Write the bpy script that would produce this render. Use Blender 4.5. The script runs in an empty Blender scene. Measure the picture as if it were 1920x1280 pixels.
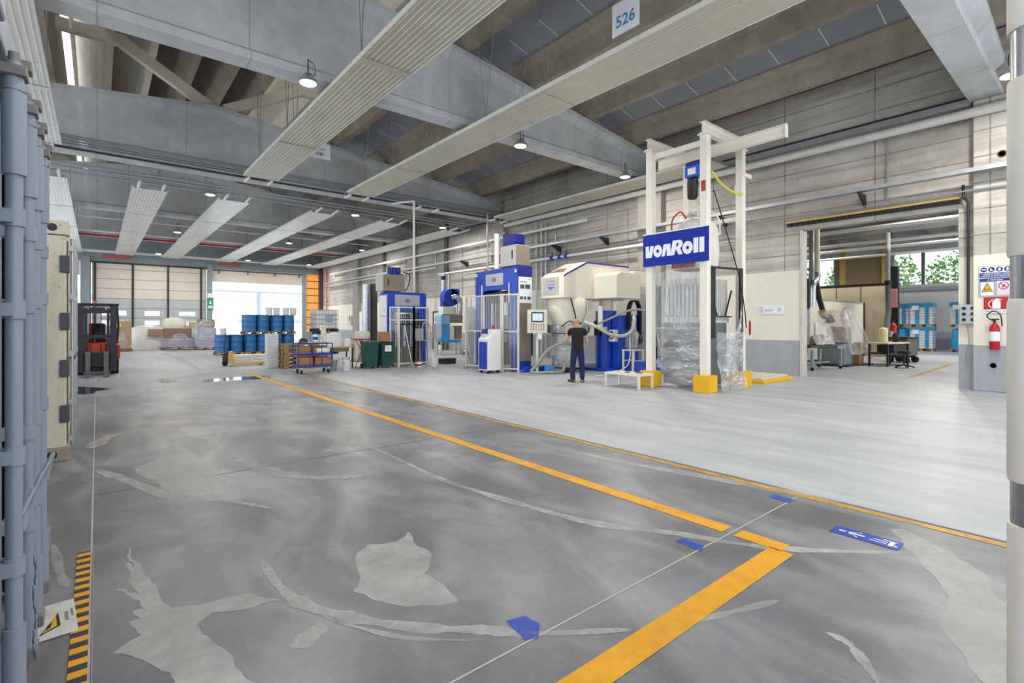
import bpy, math, random
from mathutils import Vector, Matrix
random.seed(7)
S = bpy.context.scene
COL = S.collection
PI = math.pi
R = math.radians

# ------------------------------------------------------------------ helpers
def lin(c):
    if isinstance(c, str):
        c = c.lstrip('#'); c = [int(c[i:i+2], 16)/255 for i in (0, 2, 4)]
    return tuple((v/12.92 if v <= .04045 else ((v+.055)/1.055)**2.4) for v in c[:3])

class MB:
    """collects shapes and links them as one mesh"""
    def __init__(s): s.v = []; s.f = []
    def add(s, vs, fs):
        b = len(s.v); s.v += [tuple(v) for v in vs]; s.f += [tuple(i+b for i in f) for f in fs]; return s
    def box(s, x0, x1, y0, y1, z0, z1):
        return s.add([(x0,y0,z0),(x1,y0,z0),(x1,y1,z0),(x0,y1,z0),(x0,y0,z1),(x1,y0,z1),(x1,y1,z1),(x0,y1,z1)],
                     [(3,2,1,0),(4,5,6,7),(0,1,5,4),(1,2,6,5),(2,3,7,6),(3,0,4,7)])
    def cb(s, c, sz, rz=0, M=None):
        hx, hy, hz = sz[0]/2, sz[1]/2, sz[2]/2
        m = M or Matrix.Rotation(rz, 3, 'Z')
        pts = [Vector(c)+m @ Vector((a*hx, b*hy, d*hz)) for d in (-1,1) for a, b in ((-1,-1),(1,-1),(1,1),(-1,1))]
        return s.add(pts, [(3,2,1,0),(4,5,6,7),(0,1,5,4),(1,2,6,5),(2,3,7,6),(3,0,4,7)])
    def bar(s, p0, p1, w, h=None):
        """square bar from p0 to p1"""
        h = h or w; p0 = Vector(p0); p1 = Vector(p1); d = (p1-p0).normalized()
        up = Vector((0,0,1)) if abs(d.z) < .95 else Vector((0,1,0))
        a = d.cross(up).normalized()*w/2; b = a.cross(d).normalized()*h/2
        pts = [p+sx*a+sy*b for p in (p0,p1) for sx, sy in ((-1,-1),(1,-1),(1,1),(-1,1))]
        return s.add(pts, [(3,2,1,0),(4,5,6,7),(0,1,5,4),(1,2,6,5),(2,3,7,6),(3,0,4,7)])
    def cyl(s, p0, p1, r0, r1=None, n=14, cap=True):
        r1 = r0 if r1 is None else r1
        p0 = Vector(p0); p1 = Vector(p1); d = (p1-p0).normalized()
        up = Vector((0,0,1)) if abs(d.z) < .95 else Vector((1,0,0))
        a = d.cross(up).normalized(); b = d.cross(a)
        vs = []
        for p, r in ((p0,r0),(p1,r1)):
            for i in range(n):
                t = 2*PI*i/n; vs.append(p+r*(math.cos(t)*a+math.sin(t)*b))
        fs = [(i,(i+1)%n,n+(i+1)%n,n+i) for i in range(n)]
        if cap: fs += [tuple(range(n-1,-1,-1)), tuple(range(n,2*n))]
        return s.add(vs, fs)
    def tube(s, pts, r, n=8, cap=True):
        """round tube along a polyline (r may be a list)"""
        pts = [Vector(p) for p in pts]; m = len(pts); vs = []; fs = []
        rr = r if isinstance(r, (list, tuple)) else [r]*m
        prev = None
        for k, p in enumerate(pts):
            d = (pts[min(k+1,m-1)]-pts[max(k-1,0)]).normalized()
            if prev is None:
                up = Vector((0,0,1)) if abs(d.z) < .9 else Vector((1,0,0))
                a = d.cross(up).normalized()
            else:
                a = (prev-d*prev.dot(d)).normalized()
            prev = a; b = d.cross(a)
            for i in range(n):
                t = 2*PI*i/n; vs.append(p+rr[k]*(math.cos(t)*a+math.sin(t)*b))
        for k in range(m-1):
            for i in range(n):
                j = (i+1) % n; fs.append((k*n+i, k*n+j, (k+1)*n+j, (k+1)*n+i))
        if cap: fs += [tuple(range(n-1,-1,-1)), tuple(range((m-1)*n, m*n))]
        return s.add(vs, fs)
    def lathe(s, prof, c=(0,0,0), n=24, sx=1, sy=1):
        vs = []; fs = []; m = len(prof)
        for r, z in prof:
            for i in range(n):
                t = 2*PI*i/n; vs.append((c[0]+sx*r*math.cos(t), c[1]+sy*r*math.sin(t), c[2]+z))
        for k in range(m-1):
            for i in range(n):
                j = (i+1) % n; fs.append((k*n+i, k*n+j, (k+1)*n+j, (k+1)*n+i))
        if prof[0][0] > 1e-4: fs.append(tuple(range(n-1,-1,-1)))
        if prof[-1][0] > 1e-4: fs.append(tuple(range((m-1)*n, m*n)))
        return s.add(vs, fs)
    def prism(s, poly, axis, a, b):
        n = len(poly)
        def P(p, t): return (t,p[0],p[1]) if axis == 'x' else ((p[0],t,p[1]) if axis == 'y' else (p[0],p[1],t))
        vs = [P(p,a) for p in poly]+[P(p,b) for p in poly]
        fs = [(i,(i+1)%n,n+(i+1)%n,n+i) for i in range(n)]+[tuple(range(n-1,-1,-1)),tuple(range(n,2*n))]
        return s.add(vs, fs)
    def loft(s, secs, cap=True, closed=True):
        n = len(secs[0]); vs = [p for q in secs for p in q]; fs = []
        for k in range(len(secs)-1):
            for i in range(n if closed else n-1):
                j = (i+1) % n; fs.append((k*n+i, k*n+j, (k+1)*n+j, (k+1)*n+i))
        if cap and closed: fs += [tuple(range(n-1,-1,-1)), tuple(range((len(secs)-1)*n, len(secs)*n))]
        return s.add(vs, fs)
    def sheet(s, fn, nu, nv):
        """grid surface fn(u,v)->(x,y,z), u,v in 0..1"""
        vs = [fn(i/nu, j/nv) for j in range(nv+1) for i in range(nu+1)]
        fs = [(j*(nu+1)+i, j*(nu+1)+i+1, (j+1)*(nu+1)+i+1, (j+1)*(nu+1)+i) for j in range(nv) for i in range(nu)]
        return s.add(vs, fs)
    def flat(s, pts): return s.add(pts, [tuple(range(len(pts)))])
    def build(s, name, mat, parent=None, smooth=40, bevel=0, recalc=True, loc=None):
        me = bpy.data.meshes.new(name); me.from_pydata([tuple(v) for v in s.v], [], s.f)
        if recalc:
            import bmesh
            bm = bmesh.new(); bm.from_mesh(me); bmesh.ops.recalc_face_normals(bm, faces=bm.faces); bm.to_mesh(me); bm.free()
        me.materials.append(mat)
        if smooth:
            me.shade_smooth()
            try: me.set_sharp_from_angle(angle=R(smooth))
            except Exception: pass
        o = bpy.data.objects.new(name, me); COL.objects.link(o)
        if parent is not None: o.parent = parent
        if loc is not None: o.location = loc
        if bevel:
            m = o.modifiers.new('soft', 'BEVEL'); m.width = bevel; m.segments = 2; m.limit_method = 'ANGLE'; m.angle_limit = R(50)
        return o

def tag(o, label, cat, group=None, kind=None):
    o['label'] = label; o['category'] = cat
    if group: o['group'] = group
    o['kind'] = kind or 'thing'
    return o
def struct(o, label=None):
    o['kind'] = 'structure'
    if label: o['label'] = label
    return o
def T(name, label, cat, loc=(0,0,0), rz=0, group=None):
    o = bpy.data.objects.new(name, None); COL.objects.link(o)
    o.location = loc; o.rotation_euler = (0,0,rz); o.empty_display_size = .2
    return tag(o, label, cat, group)
def dup(root, loc, rz=0, label=None, group=None):
    r = root.copy(); COL.objects.link(r); r.location = loc; r.rotation_euler = (0,0,rz)
    if label: r['label'] = label
    if group: r['group'] = group
    for ch in list(root.children):
        c = ch.copy(); COL.objects.link(c); c.parent = r
        for g in list(ch.children):
            d = g.copy(); COL.objects.link(d); d.parent = c
    return r
def text(body, size, mat, parent, M4, name='lettering', fat=0, align='CENTER', sx=1.0):
    cu = bpy.data.curves.new(name, 'FONT'); cu.body = body; cu.size = size; cu.offset = fat
    cu.align_x = align; cu.align_y = 'CENTER'; cu.resolution_u = 3
    tmp = bpy.data.objects.new('tmp', cu); COL.objects.link(tmp)
    bpy.context.view_layer.update()
    me = bpy.data.meshes.new_from_object(tmp.evaluated_get(bpy.context.evaluated_depsgraph_get()))
    bpy.data.objects.remove(tmp); bpy.data.curves.remove(cu)
    me.materials.clear(); me.materials.append(mat); me.name = name
    o = bpy.data.objects.new(name, me); COL.objects.link(o); o.parent = parent
    o.matrix_local = M4 @ Matrix.Diagonal((sx,1,1,1))
    return o
def face_mx(x, y, z):   # flat thing on a surface that faces -X; reading direction is -Y (seen from -X side: left = +Y)
    return Matrix(((0,0,-1,x),(-1,0,0,y),(0,1,0,z),(0,0,0,1)))
def face_my(x, y, z):   # surface facing -Y, reading direction +X
    return Matrix(((1,0,0,x),(0,0,-1,y),(0,1,0,z),(0,0,0,1)))
def bez(p0, p1, p2, p3, n=10):
    p0, p1, p2, p3 = map(Vector, (p0,p1,p2,p3))
    return [(1-t)**3*p0+3*(1-t)**2*t*p1+3*(1-t)*t*t*p2+t**3*p3 for t in [i/n for i in range(n+1)]]
def spline(pts, k=6):
    """Catmull-Rom through pts"""
    P = [Vector(p) for p in pts]; P = [P[0]*2-P[1]]+P+[P[-1]*2-P[-2]]; out = []
    for i in range(1, len(P)-2):
        a, b, c, d = P[i-1:i+3]
        for j in range(k):
            t = j/k; out.append(.5*((2*b)+(c-a)*t+(2*a-5*b+4*c-d)*t*t+(3*b-a-3*c+d)*t**3))
    out.append(P[-2]); return out

# ------------------------------------------------------------------ materials
class NT:
    def __init__(s, name):
        s.m = bpy.data.materials.new(name); s.m.use_nodes = True; s.t = s.m.node_tree; s.t.nodes.clear()
        s.out = s.n('ShaderNodeOutputMaterial')
    def n(s, ty, **kw):
        x = s.t.nodes.new(ty)
        for k, v in kw.items():
            if k in ('operation','blend_type','data_type','noise_dimensions','feature','distance','bands_direction','wave_type','interpolation_type','clamp'): setattr(x, k, v)
            else: x.inputs[k].default_value = v
        return x
    def l(s, a, b): s.t.links.new(a, b)
    def coords(s, scale=(1,1,1)):
        tc = s.n('ShaderNodeTexCoord'); mp = s.n('ShaderNodeMapping'); mp.inputs['Scale'].default_value = scale
        s.l(tc.outputs['Object'], mp.inputs['Vector']); return mp.outputs['Vector']
    def noise(s, vec, scale, detail=4, rough=.55):
        x = s.n('ShaderNodeTexNoise'); x.inputs['Scale'].default_value = scale; x.inputs['Detail'].default_value = detail
        x.inputs['Roughness'].default_value = rough; s.l(vec, x.inputs['Vector']); return x.outputs['Fac']
    def rng(s, v, a, b, c, d):
        x = s.n('ShaderNodeMapRange'); s.l(v, x.inputs['Value'])
        for k, q in zip(('From Min','From Max','To Min','To Max'), (a,b,c,d)): x.inputs[k].default_value = q
        return x.outputs['Result']
    def mathn(s, op, a, b=None):
        x = s.n('ShaderNodeMath'); x.operation = op
        for i, q in enumerate((a,b)):
            if q is None: continue
            if hasattr(q, 'is_output'): s.l(q, x.inputs[i])
            else: x.inputs[i].default_value = q
        return x.outputs[0]
    def mix(s, fac, a, b, mode='MIX'):
        x = s.n('ShaderNodeMix'); x.data_type = 'RGBA'; x.blend_type = mode
        if hasattr(fac, 'is_output'): s.l(fac, x.inputs[0])
        else: x.inputs[0].default_value = fac
        for i, q in ((6,a),(7,b)):
            if hasattr(q, 'is_output'): s.l(q, x.inputs[i])
            else: x.inputs[i].default_value = (*q, 1)
        return x.outputs[2]
    def sep(s, vec):
        x = s.n('ShaderNodeSeparateXYZ'); s.l(vec, x.inputs[0]); return x.outputs
    def bsdf(s, col, rough=.5, metal=0, spec=None, bump=None, bs=.2, bd=.01):
        b = s.n('ShaderNodeBsdfPrincipled')
        for k, q in (('Base Color',col),('Roughness',rough),('Metallic',metal)):
            if hasattr(q, 'is_output'): s.l(q, b.inputs[k])
            else: b.inputs[k].default_value = (*q,1) if k == 'Base Color' else q
        if spec is not None: b.inputs['Specular IOR Level'].default_value = spec
        if bump is not None:
            x = s.n('ShaderNodeBump'); x.inputs['Strength'].default_value = bs; x.inputs['Distance'].default_value = bd
            s.l(bump, x.inputs['Height']); s.l(x.outputs[0], b.inputs['Normal'])
        return b
    def fin(s, b): s.l(b.outputs[0], s.out.inputs[0]); return s.m

def paint(name, col, rough=.45, metal=0, var=.10, scale=3, bump=0, spec=None, bscale=25):
    """paint, plastic, metal: colour with soft uneven wear"""
    t = NT(name); v = t.coords(); c = lin(col)
    nz = t.noise(v, scale, 5)
    f = t.rng(nz, .3, .7, 1-var, 1+var*.6)
    cc = t.mix(1.0, c, (1,1,1), 'MULTIPLY'); x = cc.node
    comb = t.n('ShaderNodeCombineColor'); [t.l(f, comb.inputs[i]) for i in range(3)]
    t.l(comb.outputs[0], x.inputs[7])
    rr = t.rng(t.noise(v, scale*2.3, 4), .3, .7, max(.03,rough-.07), min(1,rough+.08))
    return t.fin(t.bsdf(cc, rr, metal, spec, t.noise(v, bscale, 3) if bump else None, bump or 0))
def concrete(name, col, vseam=0, hseam=0, pits=True, stain=.35, warm=None, rough=.85, ax='x'):
    """board-marked precast concrete in world metres; vseam: spacing of the upright formwork seams, hseam: of the level ones"""
    t = NT(name); v = t.coords(); c = lin(col); o = t.sep(v)
    big = t.noise(v, .35, 6, .6); mid = t.noise(v, 2.2, 6, .65); fine = t.noise(v, 28, 3)
    dark = tuple(q*(1-stain) for q in c); lite = tuple(min(1,q*1.22) for q in c)
    if warm: dark = lin(warm)
    cc = t.mix(t.rng(big, .35, .68, 0, 1), dark, c)
    cc = t.mix(t.rng(mid, .42, .75, 0, .55), cc, lite)
    st = t.n('ShaderNodeTexNoise'); mp = t.coords((1.2,1.2,.12)); t.l(mp, st.inputs['Vector']); st.inputs['Scale'].default_value = 2.4; st.inputs['Detail'].default_value = 5
    cc = t.mix(t.rng(st.outputs['Fac'], .55, .75, 0, .3), cc, dark)
    h = fine
    if pits:
        vo = t.n('ShaderNodeTexVoronoi'); vo.inputs['Scale'].default_value = 5; t.l(v, vo.inputs['Vector'])
        pf = t.rng(vo.outputs['Distance'], .03, .07, .55, 0); cc = t.mix(pf, cc, tuple(q*.35 for q in c))
    k = {'x':0,'y':1}[ax]
    for comp, sp, wd in ((o[k], vseam, .012), (o[2], hseam, .010)):
        if not sp: continue
        fr = t.mathn('FRACT', t.mathn('DIVIDE', comp, sp)); d = t.mathn('ABSOLUTE', t.mathn('SUBTRACT', fr, .5))
        ln = t.rng(d, .5-wd*1.6/sp, .5-wd*.5/sp, 0, .6)
        cc = t.mix(t.mathn('MULTIPLY', ln, t.rng(mid, .3, .6, .4, 1)), cc, tuple(q*.3 for q in c))
    return t.fin(t.bsdf(cc, rough, 0, .3, h, .25, .006))

def wall_mat(name):
    """right-hand wall: grey skirt, cream band, raw board-marked concrete above"""
    t = NT(name); v = t.coords(); o = t.sep(v)
    big = t.noise(v, .5, 6, .6); mid = t.noise(v, 3, 6, .65)
    c = lin('#cdc9c2'); dark = lin('#aaa59d')
    cc = t.mix(t.rng(big, .35, .7, 0, 1), dark, c)
    hs = t.n('ShaderNodeTexNoise'); mp = t.coords((.6,.25,5)); t.l(mp, hs.inputs['Vector']); hs.inputs['Scale'].default_value = 1.3; hs.inputs['Detail'].default_value = 6
    cc = t.mix(t.rng(hs.outputs['Fac'], .42, .66, 0, .55), cc, lin('#8f8a82'))
    cc = t.mix(t.rng(mid, .5, .8, 0, .4), cc, lin('#dcd9d3'))
    for comp, sp, wd, off in ((o[2], .62, .012, .0), (o[1], 2.35, .012, .4)):
        fr = t.mathn('FRACT', t.mathn('DIVIDE', t.mathn('ADD', comp, off), sp)); d = t.mathn('ABSOLUTE', t.mathn('SUBTRACT', fr, .5))
        cc = t.mix(t.mathn('MULTIPLY', t.rng(d, .5-wd*2/sp, .5-wd*.5/sp, 0, .75), t.rng(mid, .3, .6, .3, 1)), cc, lin('#4c4843'))
    cream = t.mix(t.rng(mid, .4, .75, 0, .3), lin('#e6e2d4'), lin('#d0cbbd'))
    grey = t.mix(t.rng(mid, .35, .7, 0, .5), lin('#a9adb3'), lin('#8f949b'))
    up = t.mathn('GREATER_THAN', o[2], 3.24); lo = t.mathn('GREATER_THAN', o[2], 1.09)
    cc2 = t.mix(up, t.mix(lo, grey, cream), cc)
    return t.fin(t.bsdf(cc2, .75, 0, .3, t.noise(v, 18, 4), .2, .006))

def floor_mat(name):
    t = NT(name); v = t.coords(); o = t.sep(v)
    big = t.noise(v, .42, 6, .62); mid = t.noise(v, 1.1, 7, .65)
    w = t.n('ShaderNodeTexNoise'); mp = t.coords((.9,.35,1)); t.l(mp, w.inputs['Vector']); w.inputs['Scale'].default_value = 1.6; w.inputs['Detail'].default_value = 7; w.inputs['Distortion'].default_value = 1.4
    fine = t.noise(v, 14, 5, .7)
    a = t.mix(t.rng(big, .32, .68, 0, 1), lin('#5d5e64'), lin('#85878c'))
    a = t.mix(t.rng(w.outputs['Fac'], .45, .68, 0, .75), a, lin('#a3a5a7'))
    a = t.mix(t.rng(mid, .42, .8, 0, .6), a, lin('#565352'))
    a = t.mix(t.rng(fine, .55, .8, 0, .25), a, lin('#a3a3a2'))
    mp2 = t.coords((1,.22,1)); st = t.noise(mp2, 2.6, 6, .6)
    b = t.mix(t.rng(st, .35, .68, 0, 1), lin('#a6aab0'), lin('#c0c3c6'))
    b = t.mix(t.rng(big, .5, .7, 0, .35), b, lin('#9ba0a9'))
    # newer pale slab beyond the outer yellow line and door light painted in as paler floor towards the far doors
    edge = t.mathn('ADD', o[0], t.rng(mid, 0, 1, -.12, .12))
    z1 = t.rng(edge, 5.1, 5.2, 0, 1); z2 = t.rng(t.mathn('ADD', o[1], t.rng(big, 0, 1, -5, 5)), 11, 20, 0, .85)
    f = t.mathn('MAXIMUM', z1, z2)
    cc = t.mix(f, a, b)
    rough = t.mix(f, (.37,)*3, (.48,)*3)
    rr = t.mathn('ADD', rough, t.rng(mid, .25, .75, -.05, .05))
    return t.fin(t.bsdf(cc, rr, 0, .42, fine, .05, .004))

def worn(name, col, under=.3, rough=.5, sc=3.0, cut=.5, top=1):
    """paint or dust lying on the floor, worn through in places"""
    t = NT(name); v = t.coords(); c = lin(col)
    n1 = t.noise(v, sc, 6, .7); n2 = t.noise(v, sc*6, 4, .6)
    cc = t.mix(t.rng(n2, .35, .7, 0, .4), c, tuple(q*.82 for q in c))
    b = t.bsdf(cc, rough); tr = t.n('ShaderNodeBsdfTransparent'); mx = t.n('ShaderNodeMixShader')
    al = t.rng(n1, cut-.22, cut+.2, (1-under)*top, top)
    t.l(al, mx.inputs[0]); t.l(tr.outputs[0], mx.inputs[1]); t.l(b.outputs[0], mx.inputs[2])
    return t.fin(mx)

def translucent(name, col, amt=.7):
    t = NT(name); c = lin(col)
    d = t.n('ShaderNodeBsdfDiffuse'); d.inputs[0].default_value = (*c,1)
    r = t.n('ShaderNodeBsdfTranslucent'); r.inputs[0].default_value = (*c,1)
    m = t.n('ShaderNodeMixShader'); m.inputs[0].default_value = amt; t.l(d.outputs[0], m.inputs[1]); t.l(r.outputs[0], m.inputs[2])
    return t.fin(m)
def glass(name, col=(.93,.97,.97), refl=.12, rough=.05):
    t = NT(name); tr = t.n('ShaderNodeBsdfTransparent'); tr.inputs[0].default_value = (*col,1)
    g = t.n('ShaderNodeBsdfGlossy'); g.inputs['Roughness'].default_value = rough
    m = t.n('ShaderNodeMixShader'); m.inputs[0].default_value = refl; t.l(tr.outputs[0], m.inputs[1]); t.l(g.outputs[0], m.inputs[2])
    return t.fin(m)
def film(name, body=.25, tint='#eef1f3', rough=.12, stretch=(1,1,2.6), crease=.55):
    """clear crinkled plastic sheet: thin and clear between folds whitened to paint in highlights"""
    t = NT(name); v = t.coords(stretch); tr = t.n('ShaderNodeBsdfTransparent'); tr.inputs[0].default_value = (.97,.98,1,1)
    n = t.n('ShaderNodeTexNoise'); n.inputs['Scale'].default_value = 1.8; n.inputs['Detail'].default_value = 3; n.inputs['Distortion'].default_value = .5; t.l(v, n.inputs['Vector'])
    r = t.mathn('ABSOLUTE', t.mathn('SUBTRACT', n.outputs['Fac'], .5))
    fold = t.rng(r, .0, .045, 1, 0); fold = t.mathn('MULTIPLY', fold, t.rng(t.noise(v, 1.1, 2), .4, .6, 0, 1))  # highlights along the folds painted in as whiter, denser film
    b = t.bsdf(lin(tint), rough, 0, .8, n.outputs['Fac'], .6, .08)
    m = t.n('ShaderNodeMixShader'); al = t.mathn('ADD', t.mathn('MULTIPLY', fold, crease), t.rng(t.noise(v, .9, 3), .35, .65, body*.6, body*1.4))
    t.l(al, m.inputs[0]); t.l(tr.outputs[0], m.inputs[1]); t.l(b.outputs[0], m.inputs[2])
    return t.fin(m)
def glow(name, col, st):
    t = NT(name); e = t.n('ShaderNodeEmission'); e.inputs[0].default_value = (*lin(col),1); e.inputs[1].default_value = st
    return t.fin(e)

m_beam = concrete('beam_concrete', '#cfd2d5', vseam=2.4, stain=.24)
m_roof = concrete('roof_concrete', '#a79f90', stain=.36, pits=False)
m_shell = concrete('shell_concrete', '#e2dccd', stain=.15, pits=False)
m_col = concrete('column_concrete', '#aaa69f', hseam=2.6, stain=.3)
m_wall = wall_mat('wall_concrete')
m_floor = floor_mat('floor_concrete')
m_greypanel = paint('roof_sheet', '#8f949c', .7, var=.12)
m_skylight = translucent('skylight_sheet', '#fbf9f2', .85)
m_sdoor = paint('door_white', '#d9cfc3', .5, var=.05)
m_sdoorlow = paint('door_lower', '#b9bdbd', .5, var=.05)
m_frame = paint('frame_grey', '#8d979b', .5, var=.08)
m_dark = paint('dark_metal', '#2b2c2f', .5)
m_black = paint('black_plastic', '#141416', .5)
m_orange_panel = translucent('orange_sheet', '#fbc98a', .75)
m_glass = glass('clear_glass')
m_yline = worn('yellow_paint', '#e7a512', under=.4, sc=2.5, cut=.36)
m_yline2 = worn('yellow_paint_worn', '#dba33a', under=.75, sc=3.5, cut=.48)
m_dust = worn('dust_stain', '#d2d2ce', under=.65, sc=2.2, cut=.5, top=.72, rough=.8)
m_swirl = worn('dust_swirl', '#d0d0cc', under=.85, sc=2.5, cut=.5, top=.75, rough=.8)
m_cream = paint('cream_paint', '#e9e5d6', .4, var=.05)
m_white = paint('white_paint', '#eceae6', .4, var=.04)
m_pipe = paint('pipe_white', '#d5d3cc', .4, var=.06)
m_galv = paint('galvanised', '#b4b8bb', .35, .7, var=.15, scale=8)
m_steel = paint('brushed_steel', '#b9bbbd', .28, .85, var=.1, scale=10)
m_red = paint('red_paint', '#b4151c', .4)
m_blue = paint('blue_paint', '#0d3db2', .4, var=.08)

# ------------------------------------------------------------------ camera
cam = bpy.data.cameras.new('camera'); co = bpy.data.objects.new('camera', cam); COL.objects.link(co)
cam.sensor_width = 36; cam.lens = 942*36/1920; cam.shift_y = -33/1920; cam.clip_start = .05; cam.clip_end = 400
co.location = (0,0,1.6); co.rotation_euler = (PI/2, 0, -math.atan(778/942)); S.camera = co
# pixel of the photograph -> point on the floor (camera at 1.6 m, level, f = 942 px, horizon at y = 607)
_a = math.atan(778/942)
def ray(px, py):
    xc = (px-960)/942
    return (math.sin(_a)+math.cos(_a)*xc, math.cos(_a)-math.sin(_a)*xc, (607-py)/942)
def fl(px, py, z=0):
    q = ray(px, py); t = (z-1.6)/q[2]; return (q[0]*t, q[1]*t, z)

# ------------------------------------------------------------------ light
W = bpy.data.worlds.new('sky'); S.world = W; W.use_nodes = True
wn = W.node_tree; wn.nodes.clear()
wo = wn.nodes.new('ShaderNodeOutputWorld'); wb = wn.nodes.new('ShaderNodeBackground')
tc = wn.nodes.new('ShaderNodeTexCoord'); sx = wn.nodes.new('ShaderNodeSeparateXYZ'); wn.links.new(tc.outputs['Generated'], sx.inputs[0])
cr = wn.nodes.new('ShaderNodeValToRGB'); wn.links.new(sx.outputs[2], cr.inputs[0])
cr.color_ramp.elements[0].position = 0.0; cr.color_ramp.elements[0].color = (.90,.95,1.0,1)
cr.color_ramp.elements[1].position = .8; cr.color_ramp.elements[1].color = (.66,.80,1.0,1)
wn.links.new(cr.outputs[0], wb.inputs[0]); wb.inputs[1].default_value = 2.2
wn.links.new(wb.outputs[0], wo.inputs[0])
S.view_settings.view_transform = 'Standard'; S.view_settings.look = 'None'; S.view_settings.gamma = 1
S.view_settings.use_curve_mapping = False; S.view_settings.exposure = 0.06
S.cycles.use_denoising = True
S.cycles.max_bounces = 8; S.cycles.diffuse_bounces = 5; S.cycles.transparent_max_bounces = 16
S.cycles.sample_clamp_indirect = 8; S.cycles.caustics_reflective = False; S.cycles.caustics_refractive = False

sun = bpy.data.lights.new('sun','SUN'); sun.energy = 5; sun.angle = .03; sun.color = (1,.96,.9)
so_ = bpy.data.objects.new('sun', sun); COL.objects.link(so_); so_.rotation_euler = (R(32),0,R(-8))   # high sun from behind, lights the yard and the skylights
# ------------------------------------------------------------------ the hall
XW, XC, YF = 16.5, 16.2, 48.5          # right wall plane, column face, far wall plane
struct(MB().box(-10,41.2,-9,49,-.3,0).build('floor', m_floor, smooth=0))
FLOOR = bpy.data.objects['floor']
struct(MB().box(-60,90,49,140,-.32,-.02).build('ground', paint('yard_asphalt', '#b9bbbd', .9, var=.1, scale=.6), smooth=0))
def join_strip(p, q, w=.012):
    p = Vector(p); q = Vector(q); n = Vector((-(q-p).y,(q-p).x,0)).normalized()*w/2
    return [p-n, q-n, q+n, p+n]
mj = paint('joint_filler', '#b9b7ae', .8)
mjd = paint('joint_dark', '#6b6b6c', .8)
MB().flat(join_strip((-.03,1,.0015),(-.03,47,.0015),.012)).build('joint', mj, FLOOR, 0)
for y in (1.9, 10.3, 18.7):
    MB().flat(join_strip((-.02,y,.0017),(5.1,y,.0017),.012)).build('joint', mj, FLOOR, 0)
MB().flat(join_strip((-.02,6.1,.0017),(5.1,6.1,.0017),.012)).build('joint', mjd, FLOOR, 0)
MB().flat(join_strip((5.14,-2,.0016),(5.14,26,.0016),.03)).build('joint', mjd, FLOOR, 0)

# dust patches and sweeper swirls lying on the floor
rq = random.Random(3)
def ragged(P, lv=3, amp=.085):
    P = [Vector(p) for p in P]
    for _ in range(lv):
        Q = []
        for i, p in enumerate(P):
            n = P[(i+1)%len(P)]; d = n-p; Q += [p, (p+n)/2+Vector((-d.y,d.x,0))*rq.uniform(-amp,amp)]
        P = Q
    return P
def patch(px, z, mat, name='stain'):
    return MB().flat(ragged([fl(x,y,z) for x,y in px])).build(name, mat, FLOOR, 0)
patch([(242,1025),(265,1065),(300,1120),(320,1140),(380,1132),(460,1112),(530,1122),(470,1140),(400,1147),(370,1170),(400,1205),(440,1250),(480,1290),(335,1290),(320,1260),(265,1235),(212,1225),(230,1210),(265,1190),(242,1165),(265,1160),(245,1145),(270,1140),(260,1125),(216,1105),(230,1102),(265,1115),(245,1080),(230,1050),(255,1065)], .002, m_dust)
patch([(250,877),(285,865),(290,850),(305,852),(335,870),(380,872),(425,900),(385,917),(450,937),(380,940),(315,920),(270,895)], .002, m_dust)
patch([(765,997),(780,1020),(810,1040),(795,1075),(820,1090),(860,1127),(825,1135),(765,1137),(700,1125),(662,1107),(675,1080),(670,1035),(690,1020),(745,1015)], .002, m_dust)
patch([(1669,992),(1694,992),(1728,1008),(1769,1030),(1791,1042),(1850,1077),(1878,1127),(1900,1136),(1960,1290),(1853,1290),(1806,1224),(1760,1161),(1778,1130),(1737,1067),(1700,1030)], .002, m_dust)
patch([(640,820),(660,812),(690,818),(690,840),(660,850),(600,848)], .0022, m_swirl)
patch([(560,1190),(600,1165),(615,1180),(580,1215),(545,1215)], .0022, m_swirl)
def swirl(px, w, z=.0025, mat=None):
    P = spline([fl(x,y,z) for x,y in px], 6); L = []; Rr = []
    for i, p in enumerate(P):
        d = (P[min(i+1,len(P)-1)]-P[max(i-1,0)]).normalized(); n = Vector((-d.y,d.x,0))
        k = w*(.25+math.sin(PI*i/(len(P)-1))**.6)*(.85+.2*math.sin(i*.7)+rq.uniform(-.25,.25))
        L.append(p+n*k/2); Rr.append(p-n*k/2)
    m = len(P); return MB().add(L+Rr, [(i,i+1,m+i+1,m+i) for i in range(m-1)]).build('swirl', mat or m_swirl, FLOOR, 0)
swirl([(490,1050),(525,1100),(565,1130),(625,1150),(700,1165),(800,1177),(900,1180),(1000,1187),(1180,1180)], .09)
swirl([(600,1150),(660,1172),(760,1195),(880,1200)], .03)
swirl([(430,850),(470,870),(525,887),(590,895),(705,890)], .16)
swirl([(690,835),(750,862),(825,897),(900,922),(1030,960),(1140,985),(1270,1000),(1380,1018),(1500,1030),(1700,1036),(1790,1035)], .085)
swirl([(180,880),(250,905),(325,935)], .12); swirl([(400,935),(450,942),(510,953)], .06)
swirl([(1100,852),(1200,872),(1320,893),(1480,922),(1600,942)], .14)
swirl([(1550,1185),(1590,1205),(1620,1240),(1650,1285)], .05); swirl([(1300,1165),(1380,1145),(1460,1125)], .05)
swirl([(370,690),(330,670),(300,662)], .3); swirl([(230,810),(200,820),(170,840)], .2); swirl([(100,1020),(112,1070),(125,1100)], .06)

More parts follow.
